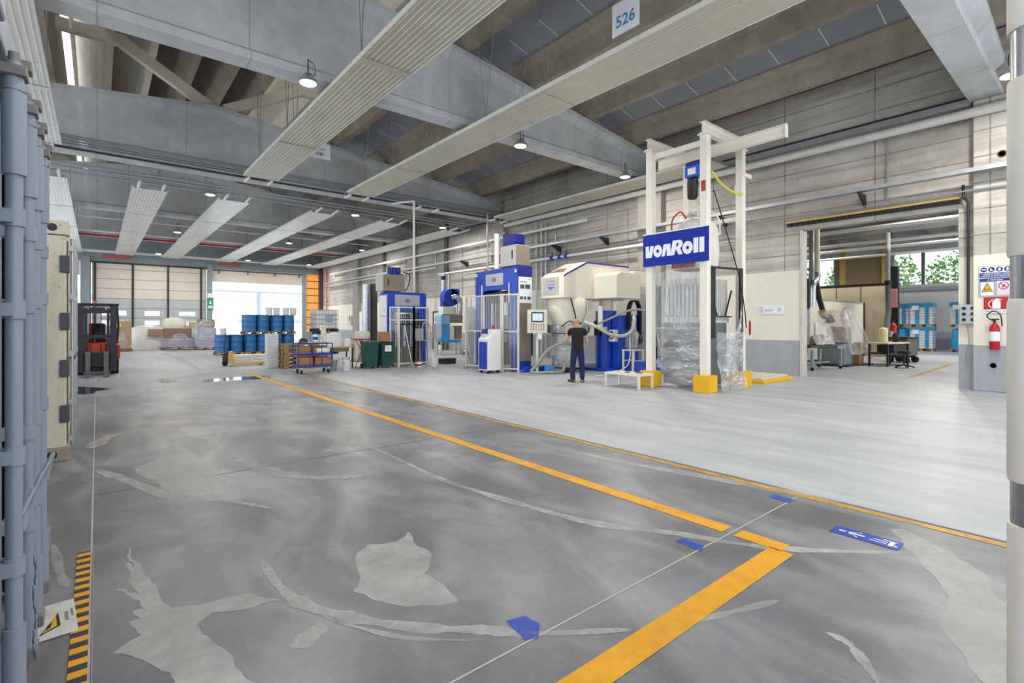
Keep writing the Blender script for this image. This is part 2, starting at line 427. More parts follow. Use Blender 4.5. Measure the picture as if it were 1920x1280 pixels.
m_wet = paint('puddle_water','#3a3c40',.04,var=.02,spec=.6)
def puddle(px, lab):
    cx = sum(p[0] for p in px)/len(px); P = spline([fl(x,y,.0024) for x,y in px]+[fl(*px[0],.0024)],4)[:-1]
    tag(MB().flat(P).build('puddle', m_wet, None, 0), lab, 'puddle', None)
puddle([(138,724),(165,725),(205,728),(196,731),(180,733),(176,737),(150,739),(138,736)],'dark puddle on the floor beside the cream container')
puddle([(290,711),(310,709),(335,712),(325,716),(300,717)],'small puddle on the floor in front of the forklift, nearer the aisle')
puddle([(380,712),(420,708),(455,706),(500,705),(505,709),(470,711),(420,714),(385,716)],'long shiny puddle on the floor before the hand pallet truck')
def fline(name, label, x0, y0, x1, y1, w, mat, z=.003):
    o = MB().flat(join_strip((x0,y0,z),(x1,y1,z),w)).build(name, mat, None, 0); o['kind'] = 'thing'
    return tag(o, label, 'floor line', 'yellow floor lines')
fline('floor_line', 'long yellow painted line on the inner edge of the walkway', 3.78,1.95,3.78,18,.15,m_yline)
fline('floor_line', 'short yellow piece of line beside the corner of the walkway', 3.78,1.52,3.78,1.86,.15,m_yline)
fline('floor_line', 'worn thin yellow line along the edge of the pale floor slab', 5.06,-1,5.06,17,.09,m_yline2)
fline('floor_line', 'broad yellow line crossing the floor towards the camera', .6,1.52,3.72,1.52,.16,m_yline)
fline('floor_line', 'faint yellow line on the floor of the room through the doorway', 18.5,4.0,26,4.25,.14,m_yline2)
m_btape = worn('blue_tape', '#2450c4', under=.8, sc=9, cut=.45)
for px, lab in (([(948,1163),(985,1153),(1012,1168),(1010,1195),(985,1200),(965,1180)], 'blue tape scrap on the floor, nearest the camera'),
                ([(1265,1013),(1280,1008),(1320,1022),(1315,1033)], 'blue tape scrap on the floor beside the long yellow line'),
                ([(1443,931),(1452,926),(1490,937),(1478,942)], 'blue tape scrap on the floor by the worn yellow line')):
    tag(MB().flat([fl(x,y,.0035) for x,y in px]).build('tape_scrap', m_btape, None, 0), lab, 'tape', 'blue tape scraps on the floor')

# walls
wr = MB()
for y0,y1,z0,z1 in ((-9,2.56,0,8.6),(2.56,6.21,4.45,8.6),(6.21,YF+.3,0,8.6)): wr.box(XW,XW+.3,y0,y1,z0,z1)
struct(wr.build('wall_right', m_wall, smooth=0))
yf0, yf1 = YF, YF+.3
DZ = 6.25
wf = MB()
wf.box(-10,XW,yf0,yf1,DZ,9.0)
for a,b in ((-10,-5),(-.95,-.35),(7.08,7.45),(14.75,15.1),): wf.box(a,b,yf0,yf1,0,DZ)
wf.box(15.1,16.5,yf0,yf1,0,.9)
struct(wf.build('wall_far', m_frame, smooth=0))
# columns standing in front of the right wall
for y0,y1,lab in ((1.3,2.25,'nearest the doorway'),(10.9,11.96,'behind the hoist'),(20.35,21.4,''),(29.8,30.8,''),(39.2,40.2,'')):
    struct(MB().box(XC,XW-.002,y0,y1,0,6.94).build('column', m_wall if y0<5 else m_col, smooth=0, bevel=.02))
for y in (26.0,34.6):
    struct(MB().box(XW-.16,XW-.002,y,y+.32,0,7.9).build('column', m_dark if 0 else paint('mullion_grey','#66625d',.7), smooth=0))

# main beams with a pitched top
def ztop(x): return 9.42-.117*abs(x-3.3)
def beam(y0, y1, label):
    c = (y0+y1)/2; h = (y1-y0)/2; secs = []
    for x in (-10, 3.3, XW-.12):
        zt = ztop(x)
        half = [(h,6.95),(h,7.12),(.11,7.22),(.11,zt-.34),(h+.02,zt-.15),(h+.02,zt)]
        secs.append([(x,c+a,z) for a,z in half]+[(x,c-a,z) for a,z in reversed(half)])
    return struct(MB().loft(secs).build('roof_beam', m_beam, smooth=0, bevel=.012), label)
BY = [(1.74,2.33),(11.17,11.69),(20.6,21.15),(30.03,30.6),(39.4,39.95)]
for y0,y1 in BY: beam(y0,y1,'precast concrete roof beam')

# low roof: winged precast elements with grey sheets between them, all along the hall
YA, YB = -8.9, YF
def wing(x, zb, mat, s=1.0, name='roof_element', prof=None):
    prof = prof or [(-.11,0),(-.25,.40),(-.62,.54),(-.62,.60),(-.2,.46),(0,.42),(.2,.46),(.62,.60),(.62,.54),(.25,.40),(.11,0)]
    m = MB(); m.loft([[(x+a*s, y, zb+b) for a,b in prof] for y in (YA, YB)])
    return struct(m.build(name, mat, smooth=0))
def sheetroof(x0, x1, z, mat, name='roof_sheet', seam=1.2, dz=0):
    o = struct(MB().add([(x0,YA,z),(x1,YA,z+dz),(x1,YB,z+dz),(x0,YB,z),(x0,YA,z+.05),(x1,YA,z+dz+.05),(x1,YB,z+dz+.05),(x0,YB,z+.05)],
                     [(3,2,1,0),(4,5,6,7),(0,1,5,4),(1,2,6,5),(2,3,7,6),(3,0,4,7)]).build(name, mat, None, 0))
    if seam:
        b = MB(); y = YA+.4
        while y < 40: b.add([(x0+.08,y,z-.004),(x1-.08,y,z+dz-.004),(x1-.08,y+.035,z+dz-.004),(x0+.08,y+.035,z-.004)],[(0,1,2,3)]); y += seam
        b.build('seam', m_pipe, o, 0)
    return o
for x in (7.65,10.1,12.55,15.0): wing(x, ztop(x)+.01, m_roof)
for x in (-3.2,-5.65,-8.1): wing(x, ztop(x)+.01, m_roof)
for x in (8.875,11.325,13.775):
    sheetroof(x-.67, x+.67, ztop(x-1.225)+.615, m_greypanel, dz=-.28)
sheetroof(15.55,16.9,ztop(15)+.615,m_roof,seam=0)
for x in (-4.425,-6.875): sheetroof(x-.67,x+.67,ztop(x-1.225)+.615,m_greypanel,seam=0,dz=.28)
sheetroof(-10.1,-8.65,ztop(-8.1)+.615,m_roof,seam=0)
# raised middle bay: steep shell elements, a band of glass along each side
sl = [(-.11,0),(-.30,.55),(-.62,1.12),(-.98,1.62),(-.90,1.68),(-.5,1.2),(-.16,.6),(.11,.3),(.11,0)]
for x,mt in ((.33,m_shell),(1.5,m_shell),(2.75,m_roof),(3.95,m_roof),(5.15,m_roof),(7.0,m_shell)): wing(x, 11.0, mt, prof=sl)  # paler concrete beside the skylights paints their daylight onto the shells
struct(MB().box(-.80,5.3,YA,YB,12.70,12.85).build('roof_deck', m_roof, smooth=0)); struct(MB().box(6.05,7.75,YA,YB,12.70,12.85).build('roof_deck', m_roof, smooth=0))
sheetroof(5.301,6.049,12.74,m_skylight,'skylight',0)
struct(MB().add([(-1.0,YA,12.30),(-1.0,YB,12.30),(-.81,YB,12.72),(-.81,YA,12.72)],[(0,1,2,3)]).build('skylight', m_skylight, smooth=0))
struct(MB().box(-1.1,-1.0,YA,YB,9.2,12.30).build('clerestory_wall', m_roof, smooth=0)); struct(MB().box(7.65,7.75,YA,YB,9.5,12.7).build('clerestory_wall', m_roof, smooth=0))
struct(MB().box(-2.7,-1.101,YA,YB,9.24,9.34).build('roof_deck', m_roof, smooth=0))
# raking struts that carry the raised bay off the beams
for y0,y1 in BY[1:4]:
    c = (y0+y1)/2
    for x0,z0,x1,z1,x2 in ((3.1,9.45,.62,10.85,-1.0),(3.6,9.45,6.2,10.85,7.5)):
        m = MB(); m.bar((x0,c,z0-.05),(x1,c,z1),.26,.36); m.bar((x1-.12*(1 if x2>x1 else -1),c,z1+.03),(x2,c,z1+.03),.27,.34)
        struct(m.build('roof_strut', m_shell, smooth=0, bevel=.01))
g = struct(MB().box(16.28,16.49,2.3,48,6.88,7.05).build('trim_1', m_galv, smooth=0)); MB().box(16.34,16.49,2.3,48,7.051,7.13).build('dark_edge', m_dark, g, 0)
def atY(px, py, Y):
    q = ray(px, py); t = Y/q[1]; return (q[0]*t, Y, 1.6+q[2]*t)
def atX(px, py, X):
    q = ray(px, py); t = X/q[0]; return (X, q[1]*t, 1.6+q[2]*t)
def px_x(px, Y): q = ray(px, 607); return q[0]/q[1]*Y

# ------------------------------------------------------------------ far doors
m_gasketd = paint('door_gasket','#5b5f61',.7)
d1 = T('door_1','',''); d1['kind'] = 'structure'; del d1['category']; d1['label'] = 'closed cream sectional door in the far wall'
d1.location = (-.35,YF+.02,0); XD = 7.43
rows = [.02,.57,1.31,2.05,2.79,3.53,4.27,5.0,5.75,6.25]
bays = [px_x(p,YF)+.35 for p in (178,249,315,377)]
for k in range(9):
    a,b = rows[k], rows[k+1]; m = MB()
    wins = [(bays[0]+.35,bays[1]-.4),(bays[1]+.75,bays[2]-.55),(bays[2]+.75,bays[3]-.4)] if k in (2,3) else []
    if wins:
        zc = (a+b)/2; x = .05
        m.box(.05,XD-.05,0,.06,a+.012,zc-.17); m.box(.05,XD-.05,0,.06,zc+.17,b-.012)
        for w0,w1 in wins: m.box(x,w0,0,.06,zc-.17,zc+.17); x = w1
        m.box(x,XD-.05,0,.06,zc-.17,zc+.17)
        for w0,w1 in wins: MB().box(w0,w1,.02,.04,zc-.17,zc+.17).build('pane', m_glass, d1, 0)
    else: m.box(.05,XD-.05,0,.06,a+.012,b-.012)
    m.build('door_panel', m_sdoor if k > 4 else m_sdoorlow, d1, 0, bevel=.004)
for x in bays: MB().box(x-.06,x+.06,-.09,-.01,.1,6.22).build('upright', m_dark, d1, 0)
MB().box(.0,XD,-.12,-.02,6.15,6.27).build('track', m_dark, d1, 0)
for z in rows[1:-1]: MB().box(.05,XD-.05,.061,.075,z-.03,z+.03).build('seal', m_gasketd, d1, 0)
o = MB().box(7.47,14.73,YF+.02,YF+.1,5.15,DZ).build('door_2', m_sdoor, smooth=0); struct(o,'raised sectional door over the open gateway')
for x in (7.9,10.1,12.3,14.4): MB().box(x,x+.06,YF-.1,YF-.02,5.85,6.2).build('bracket', m_dark, o, 0)
MB().box(7.5,14.7,YF-.14,YF-.08,6.1,6.18).build('track', m_dark, o, 0)
struct(MB().box(-4.98,-.97,YF+.02,YF+.1,5.2,DZ).build('door_3', m_sdoor, smooth=0),'raised sectional door at the far end beside the containers')
w = struct(MB().box(15.12,16.48,YF+.04,YF+.06,.92,DZ).build('window_1', m_orange_panel, smooth=0),'orange glowing translucent panel in the far corner')
b = MB(); z = 1.5
while z < 6.2: b.box(15.12,16.48,YF-.02,YF+.035,z,z+.06); z += .68
b.build('window_frame', m_dark, w, 0)
struct(MB().box(16.2,16.49,YF-.5,YF-.01,0,6.9).build('column', paint('corner_brown','#4a3f45',.6), smooth=0))
for x0 in (-.95,7.08):   # steel portal posts of the doors
    struct(MB().box(x0,x0+.55 if x0<0 else x0+.36,YF-.25,YF-.01,0,6.6).build('door_frame', m_frame, smooth=0, bevel=.01))
for x0,lab in ((.35,'red plate above the closed cream door, nearest the forklift'),(7.9,'red plate above the raised door of the open gateway')):
    tag(MB().box(x0,x0+1.6,YF-.5,YF-.46,6.5,6.72).build('warning_sign', paint('faded_red','#c0584a',.6), smooth=0), lab, 'sign')
ex = T('exit_sign','green and white emergency exit sign on the grey post between the far doors','sign',(7.27,YF-.27,2.75))
MB().box(-.22,.22,-.02,0,0,1.0).build('board', paint('sign_green','#2f9a6a',.5), ex, 0)
MB().box(-.22,.22,-.025,-.001,1.02,1.4).build('white_board', m_white, ex, 0)
MB().box(-.16,.16,-.03,-.021,.15,.35).add([(-.1,-.03,.5),(.1,-.03,.5),(0,-.03,.85)],[(0,1,2)]).build('pictogram', m_white, ex, 0)
# outside: pale building and canopy across the yard
ext = struct(MB().box(-12,46,70,80,0,4.9).build('exterior_building', paint('render_white','#f3f3f1',.9,var=.03), smooth=0))
MB().prism([(69.6,4.9),(80,4.9),(80,6.6)],'x',-12.2,46.2).build('roof', paint('roof_blue','#dbe6ea',.7), ext, 0)
for x in (7.5,13.5,19.5,26): MB().box(x,x+1.4,69.9,70.05,.1,3.4).build('window', paint('yard_door','#c6c9cc',.5), ext, 0)
can = struct(MB().box(6,30,67.6,67.75,5.4,5.6).build('exterior_canopy', m_frame, smooth=0))
for x in (15.2,22.0): MB().box(x,x+.35,67.6,67.95,-.02,5.39).build('post', m_frame, can, 0)

# ------------------------------------------------------------------ radiant ceiling panels
m_rad = paint('radiant_sheet', '#c9c5b4', .34, .15, var=.06, scale=1.5)
m_radw = paint('radiant_sheet_bright', '#ecebe4', .32, .15, var=.05, scale=1.5)  # paler copy; glare on the left and far panels put into the colour
m_wire = paint('wire', '#a5a49e', .5, .4)
def heating_panel(x0, x1, y0, y1, z, label, mat, wires, joints, bright_edge=True):
    cx = (x0+x1)/2; w = x1-x0
    t = T('radiant_panel', label, 'heating panel', (cx,y0,z), 0, 'radiant ceiling panels')
    L = y1-y0; n = 10; prof = []
    pitch = w/n
    for i in range(n):
        a = -w/2+i*pitch
        prof += [(a,0),(a+pitch*.36,0),(a+pitch*.42,-.011),(a+pitch*.58,-.011),(a+pitch*.64,0)]
    prof += [(w/2,0),(w/2,.05),(-w/2,.05)]
    m = MB(); m.prism(prof,'y',0,L); m.build('sheet', mat, t, 25)
    e = MB(); e.box(-w/2-.03,-w/2-.001,0,L,-.01,.075); e.box(w/2+.001,w/2+.03,0,L,-.01,.075); e.build('edge_strip', m_radw, t, 0)
    j = MB(); j.box(-w/2,w/2,-.05,-.002,-.03,.055); j.build('end_pipe', m_galv, t, 0)
    for y in joints: MB().box(-w/2,w/2,y-y0-.11,y-y0+.11,-.016,-.0115).build('joint_cover', mat, t, 0)
    for y in wires:
        for sx in (-1,1):
            px = sx*(w/2+.014); h = ztop(cx)+.6-z if not (-1 < cx < 7) else 4.2
            MB().tube([(px,y-y0-.45,h),(px,y-y0,.07),(px,y-y0+.45,h)],.009,4).build('hanger_wire', m_wire, t, 0)
    return t
ZP = 6.75
wy = (3.2,6.2,9.3,14.0,17.4)
heating_panel(-1.88,-.81,-3,19.35,ZP,'near radiant panel over the grey container',m_radw,(9.3,14),(4,9.5,15))
heating_panel(3.94,4.99,-3,19.35,ZP,'wide near radiant panel crossing the top middle of the view',m_rad,(6.2,9.3,14.2,17.2),(3.6,9.4,15.2))
heating_panel(7.58,8.65,-3,19.35,ZP,'near radiant panel that the blue numbered sign hangs above',m_rad,(8.0,10.2,12.9,15.4,17.6),(2.6,8.3,15.3))
heating_panel(14.86,15.9,8.2,19.35,ZP,'near radiant panel that ends behind the white hoist gantry',m_rad,(10.3,16.2),(14,))
for x0,x1,lab in ((-1.9,-.85,'far radiant panel above the cream container'),(1.05,2.1,'far radiant panel ending over the closed cream door'),
                  (3.9,5.0,'far radiant panel ending above the post between the two far doors'),(7.6,8.65,'far radiant panel ending over the open gateway, near its post'),
                  (11.05,12.1,'far radiant panel over the blue drums'),(14.85,15.9,'far radiant panel running closest along the machine wall')):
    heating_panel(x0,x1,23.6,47.4,ZP,lab,m_radw,(27,32,36.4,43),(29.5,35.4,41.3))

# ------------------------------------------------------------------ pipes under the ceiling
def pipe(name, label, pts, r, mat, n=10, group=None, cat='pipe'):
    return tag(MB().tube(pts,r,n).build(name, mat), label, cat, group)
g2 = 'pipes under the second beam'
pipe('ceiling_heating_pipe','thick insulated pipe along the second roof beam',[(-6,20.35,7.28),(16.1,20.35,7.28)],.085,paint('insulation','#9aa3ad',.5),12,g2)
for i,(y,z,r) in enumerate(((20.05,7.12,.022),(20.05,7.04,.022),(20.05,6.97,.022),(20.15,6.9,.03))):
    pipe('ceiling_heating_pipe',('thin top','thin middle','thin bottom','dark lowest')[i]+' pipe of the bundle below the second roof beam',[(-6,y,z),(16.0,y,z)],r,m_galv if i<3 else m_dark,8,g2)
for i,(y,z) in enumerate(((22.4,6.98),(22.9,6.98),(23.15,6.86))):
    pipe('ceiling_heating_pipe',('nearest','middle','lowest')[i]+' supply pipe feeding the far radiant panels',[(-6,y,z),(15.9,y,z)],.035,m_galv,8,g2)
def connector(x, y0, z0, y1, z1, lab):
    t = T('panel_connector', lab, 'pipe fitting', (x,y0,z0), 0, 'white pipe stubs of the radiant panels')
    MB().cyl((0,0,0),(0,y1-y0,z1-z0),.05).build('sleeve', m_white, t)
    MB().cyl((0,y1-y0,z1-z0+.02),(0,y1-y0,z1-z0+.25),.03).build('hanging_riser', m_galv, t)
for nm,x0,x1 in (('over the grey container',-1.7,-1.0),('beside the hanging note',4.1,4.85),('of the numbered panel',7.75,8.5),('near the drop pipe',10.9,11.8),('behind the gantry',15.0,15.75)):
    for k,x in enumerate((x0,x1)):
        connector(x,19.45,6.72,20.0,6.72,f'white stub, {"wall" if k else "aisle"} side, at the near panel {nm}')
for nm,x0,x1 in (('over the cream container',-1.7,-1.0),('over the closed door',1.2,1.95),('second in the row',4.05,4.85),('over the gateway',7.75,8.5),('over the drums',11.2,11.95),('by the machine wall',15.0,15.75)):
    for k,x in enumerate((x0,x1)):
        connector(x,22.75,6.78,23.5,6.74,f'white stub, {"wall" if k else "aisle"} side, at the far panel {nm}')
g4 = 'pipes under the fourth beam'
pipe('sprinkler_pipe','red sprinkler pipe crossing under the far beam',[(-6,38.9,6.9),(16.2,38.9,6.9)],.06,m_red,8,g4)
pipe('ceiling_pipe','white pipe just above the red sprinkler pipe',[(-6,38.7,7.12),(16.2,38.7,7.12)],.07,m_white,8,g4)
pipe('ceiling_pipe','white pipe along the top of the far doors',[(-6,47.7,6.95),(15.6,47.7,6.95)],.09,m_white,8)
pipe('ceiling_pipe','thin white rod across the bay before the far doors',[(-6,33.0,7.0),(14.5,33.0,7.0)],.03,m_white,6)
# right wall services
XP = 16.08
pipe('wall_mounted_pipe','big white pipe high along the machine wall, through the gantry',[(XP-.02,-1,6.62),(XP-.02,20,6.62)],.11,m_pipe,14)
pipe('wall_mounted_pipe','white pipe along the machine wall at lamp height, far half',[(XP,14.5,6.02),(XP,45,6.02)],.075,m_white,12)
o = pipe('wall_mounted_pipe','white air pipe with blue valves low on the machine wall',[(XP,8.5,4.62),(XP,26.5,4.62)],.06,m_white,10)
for y in (15.6,16.0,16.5): MB().cyl((XP,y,4.62),(XP,y+.16,4.62),.1,n=12).build('valve', m_blue, o); MB().cyl((XP,y+.08,4.72),(XP,y+.08,4.86),.03,n=8).build('valve_stem', m_dark, o)
pipe('wall_mounted_pipe','pale pipe along the far end of the machine wall',[(XP,27,5.07),(XP,46,5.07)],.05,m_white,10)
tr = T('cable_tray','grey steel cable tray running along the machine wall','cable tray',(15.98,0,5.18))
MB().add([(-.12,-2,.1),(-.12,46,.1),(-.12,46,0),(-.12,-2,0),(.12,46,0),(.12,-2,0),(.12,46,.1),(.12,-2,.1)],[(0,1,2,3),(3,2,4,5),(5,4,6,7)]).build('tray', m_galv, tr, 0)
for y in (0.9,4.5,8.5,13.6,16.4,19.8,23.9): MB().prism([(-.12,-.002),(.51,-.002),(.51,-.35)],'y',y,y+.05).build('bracket', m_dark, tr, 0)
pipe('wall_mounted_conduit','thin grey conduit just under the cable tray',[(16.15,-1,4.8),(16.15,24,4.8)],.022,m_galv,6)
for i,y in enumerate((17.3,17.6,17.95)):
    pipe('riser_pipe',f'upright pipe on the wall between the blue press and the cream mixer, {("hoist side","middle one","door side")[i]}',[(16.36,y,.002),(16.36,y,6.4)],.05,m_galv if i!=1 else m_pipe,8,'upright pipes between the machines')
pipe('riser_pipe','slim white drop pipe standing on the far blue press',[(10.85,20.3,2.9),(10.85,20.3,6.85)],.045,m_white,8) if 0 else None
pipe('ceiling_drop_pipe','slim white drop pipe over the far blue press',[(9.75,17.95,2.86),(9.75,17.95,6.5),(9.75,19.9,6.75)],.05,m_white,8)
pipe('ceiling_drop_pipe','slim grey drop pipe over the tall blue press',[(13.9,18.6,3.0),(13.9,18.6,6.7)],.045,m_galv,8)
for i,(y,z0,z1) in enumerate(((4.0,4.9,6.9),(12.6,3.3,6.2),(16.75,3.3,6.2),(24.5,2,6.2),(27.5,2,6.2),(31.5,2,6.2),(37.5,2.8,6.2))):
    pipe('wall_mounted_conduit',f'thin upright conduit on the machine wall, {("above the doorway","just past the gantry","behind the cream mixer","behind the tall press","by the blower","behind the far press","above the white wall cabinets")[i]}',[(16.44,y,z0),(16.44,y,z1)],.02,m_galv,6)
pipe('wall_mounted_conduit','conduit dropping from the ceiling to the socket box by the doorway',[(16.35,2.45,5.0),(16.35,2.45,4.72),(16.35,2.36,4.55),(16.35,2.36,2.08)],.03,m_dark,8)
pipe('sprinkler_pipe','red upright pipe in the far corner by the orange panel',[(16.3,46.5,.002),(16.3,46.5,6.6)],.05,m_red,8)

# ------------------------------------------------------------------ high-bay lamps
m_led = glow('led_disc','#fff4e2',14)
def lamp(x, y, z, lab, rod=.3, W=170):
    t = T('high_bay_lamp', lab, 'lamp', (x,y,z), 0, 'round high-bay lamps')
    MB().lathe([(.05,.20),(.09,.19),(.12,.10),(.19,.06),(.20,.0),(.17,-.005)],n=24).build('housing', m_galv, t)
    MB().lathe([(.0,-.004),(.165,-.004),(.165,-.012),(.0,-.014)],n=24).build('led_disc', m_led, t)
    MB().cyl((0,0,.2),(0,0,.2+rod),.012,n=6).build('rod', m_dark, t)
    MB().tube(spline([(0,0,.5),(.14,.05,.45),(.16,.05,.25),(.05,0,.17)],4),.008,5).build('power_cord', m_black, t)
    l = bpy.data.lights.new('lamp_light','AREA'); l.shape = 'DISK'; l.size = .32; l.energy = W; l.color = (1,.95,.87)
    lo = bpy.data.objects.new('lamp_light', l); COL.objects.link(lo); lo.parent = t; lo.location = (0,0,-.03)
    return t
n1 = ('over the main aisle','in the middle of the row','next to the gantry')
for y,z,row in ((1.4,6.6,'above the camera'),(11.0,6.72,'on the first beam'),(23.0,6.72,'on the pipes past the second beam'),(33.6,6.72,'before the red sprinkler pipe'),(44.9,6.72,'before the far doors')):
    for k,x in enumerate((3.46,9.4,14.2)):
        lamp(x,y,z,f'round high-bay lamp {row}, '+('over the aisle' if k==0 else 'middle one' if k==1 else 'nearest the machine wall'))

# hanging notices
m_paper = paint('paper_white','#e8ebf2',.5,var=.02)
m_ink = paint('ink_blue','#3f8fc4',.6); m_inkd = paint('ink_dark','#4a4a5c',.6)
h = T('hanging_sign','white sign with blue number 526 hung above the ceiling panel','sign',(7.56,5.85,7.02))
MB().box(0,.012,-.31,.31,0,.62).build('board', m_paper, h, 0)
text('526',.3,m_ink,h,face_mx(-.004,0,.24),fat=.006)
for y in (-.2,.2): MB().tube([(.0,y,.62),(.0,y,1.9)],.008,4).build('cord', m_wire, h, 0)
h = T('hanging_sign','small white notice hung beside the wide ceiling panel','sign',(5.55,16.4,6.92))
MB().box(-.31,.31,0,.01,0,.5).build('board', m_paper, h, 0)
b = MB()
for i,x in enumerate((-.14,-.1,-.06,-.02,.0,.03,.1)): b.box(x,x+(.02,.012,.02,.01,.025,.015,.012)[i],-.004,-.001,.1,.2)
b.build('print_mark', m_inkd, h, 0)
text('S.204',.12,m_inkd,h,face_my(0,-.004,.3))
for x in (.28,): MB().tube([(x,.0,.5),(x+.7,.0,2.1)],.008,4).build('cord', m_wire, h, 0)
# ------------------------------------------------------------------ shipping containers by the aisle
m_cont = paint('container_bluegrey','#838c9a',.5,var=.07)
m_contd = paint('container_rod','#8a94a2',.42,var=.07)
m_keep = paint('keeper_grey','#7d7a78',.55,var=.2,scale=20); m_gasket = paint('gasket','#4d525b',.7)
def rusty(name, col):
    t = NT(name); v = t.coords(); n1 = t.noise(v,3.5,7,.7); n2 = t.noise(v,14,6,.7); mp = t.coords((2,2,.35)); n3 = t.noise(mp,3,6,.65)
    cc = t.mix(t.rng(n3,.45,.7,0,.6), lin(col), lin('#b9aa86'))
    cc = t.mix(t.rng(n1,.57,.68,0,.8), cc, lin('#8a6a45')); cc = t.mix(t.rng(n2,.62,.7,0,.7), cc, lin('#55493f'))
    return t.fin(t.bsdf(cc,.6,0,.4,n2,.15,.004))
m_contw = rusty('container_cream','#d6cdb8')
m_cast = rusty('casting_rust','#9b8f7b')
c1 = T('shipping_container','blue-grey shipping container with lock rods beside the aisle, nearest the camera','container',(-.3,2.42,0))
L = 6.05
def corr(x0,x1,y,z0,z1,d=.03):
    pts = []; x = x0; k = 0
    while x < x1-.01:
        pts += [(x,y+(d if k%2 else 0)),(min(x+.09,x1),y+(d if k%2 else 0))]; x += .14; k += 1
    return pts
m = MB(); m.box(-L,-.10,.06,2.38,.16,2.78); m.build('body', m_cont, c1, 0)
m = MB()
for y in (0,2.27): m.box(-.16,0.02,y,y+.17,0,2.85)
m.box(-.16,.02,.17,2.27,2.68,2.85); m.box(-.16,.02,.17,2.27,0,.16); m.build('end_frame', m_cont, c1, 0, bevel=.012)
m = MB()
for y in (-.005,2.275):
    for z in (-.0,2.69): m.box(-.18,.045,y,y+.175,z+.001,z+.165)
m.build('corner_casting', m_cont, c1, 0, bevel=.015)
for k,(y0,y1) in enumerate(((.18,1.21),(1.23,2.265))):
    pr = []; y = y0
    while y < y1: pr += [(y,.0),(min(y+.11,y1),.0),(min(y+.14,y1),-.028),(min(y+.23,y1),-.028)]; y += .26
    m = MB(); m.add([(-.06+d,yy,.17) for yy,d in pr]+[(-.06+d,yy,2.67) for yy,d in pr],[(i,i+1,len(pr)+i+1,len(pr)+i) for i in range(len(pr)-1)])
    d = m.build('door', m_cont, c1, 0)
    for z in (.5,1.1,1.75,2.35): MB().box(-.05,.0,(y1-.1 if k else y0-.02),(y1+.03 if k else y0+.1),z,z+.16).build('hinge', m_contd, d, bevel=.01)
for k,y in enumerate((.33,.78,1.12,1.54)):
    m = MB(); m.cyl((.05,y,.16),(.05,y,2.62),.026,n=16); rod = m.build('lock_rod', m_contd, c1)
    for z0,z1,r in ((.12,.42,.036),(2.18,2.5,.037),(2.51,2.56,.03)): MB().cyl((.05,y,z0),(.05,y,z1),r,n=16).build('rod_sleeve', m_contd, rod)
    for z in (.62+.03*k,1.05+.02*k,1.62+.03*k,1.98): b = MB(); b.cyl((.05,y,z),(.05,y,z+.07),.034,n=14); b.box(-.03,.05,y-.05,y+.05,z+.01,z+.06); b.build('rod_guide', m_contd, rod)
    cgt = MB(); cgt.box(.0,.09,y-.045,y+.045,2.56,2.6); cgt.box(.02,.1,y+.0,y+.07,2.6,2.64); cgt.cyl((.05,y,2.56),(.05,y,2.66),.018,n=10)
    cgt.build('cam_keeper', m_keep, rod, bevel=.004); MB().box(.0,.09,y-.05,y+.05,.06,.12).build('cam_keeper', m_keep, rod, bevel=.004)
    MB().tube(spline([(.07,y,.85-.03*k),(.1,y+.03,.93-.03*k),(.085,y+.06,.86-.03*k),(.07,y+.03,.78-.03*k)],4),.011,6).build('handle', m_contd, rod)
ch = MB()
for i in range(14):
    z = .55-.033*i; ch.tube([(.085+.004*math.sin(i),.66+.012*math.cos(t+(i%2)*1.57)*(1 if i%2 else .4),z+.018*math.sin(t)) for t in [j*PI/4 for j in range(9)]],.0035,5)
ch.build('chain', paint('chain_blue','#7f8da3',.35,.6), c1)
cl = MB()
for i in range(14): cl.lathe([(0,-.02),(.022,-.01),(.026,.008),(0,.02)],(.1+random.uniform(-.02,.04),.75+.055*i+random.uniform(-.02,.02),.24+random.uniform(-.1,.12)),7)
cl.build('door_seal_debris', m_cast, c1) if 0 else None

c2 = T('shipping_container','rust-stained cream shipping container standing behind the blue-grey one','container',(-.28,7.87,0))
m = MB(); pr = corr(-L,-.16,.02,0,0); m.add([(x,y,.15) for x,y in pr]+[(x,y,2.66) for x,y in pr],[(i,i+1,len(pr)+i+1,len(pr)+i) for i in range(len(pr)-1)])
m.box(-L,-.12,.06,2.38,.12,2.7); m.build('body', m_contw, c2, 0)
m = MB()
for y in (0,2.27): m.box(-.24,0,y,y+.17,.16,2.63)
m.box(-.16,0,.17,2.27,2.6,2.78); m.box(-.16,0,.17,2.27,.02,.16); m.box(-L,-.16,0,.1,2.6,2.74); m.box(-L,-.16,0,.1,.02,.16); m.build('frame', m_contw, c2, 0, bevel=.008)
for z in (0,2.64):
    k = MB(); k.box(-.26,.03,-.012,.19,z,z+.16); cc = k.build('corner_casting', m_contw if z else m_cast, c2, 0, bevel=.012)
    MB().cyl((-.12,-.0135,z+.08),(-.12,-.0125,z+.08),.045,n=18).build('hole', m_black, cc, 0)
for k,(y0,y1) in enumerate(((.18,1.21),(1.23,2.26))):
    d = MB().box(-.06,-.0,y0,y1,.17,2.59).build('door', m_contw, c2, 0)
    for y in (y0+.28,y1-.25): 
        r = MB(); r.cyl((.04,y,.1),(.04,y,2.66),.018,n=10)
        for z in (.15,.6,1.2,1.9,2.5): r.box(.0,.06,y-.05,y+.05,z,z+.07)
        r.build('lock_rod', m_galv, d)
    MB().box(.03,.06,y0+.4,y0+.95,1.15,1.2).build('handle', m_dark, d)
    MB().box(.0,.012,y0-.02,y0+.03,.17,2.59).build('gasket', m_gasket, d)
for z in (.45,.98,1.53,2.2): MB().box(-.055,.03,-.03,.1,z,z+.2).build('hinge', m_gasket, c2, bevel=.012)

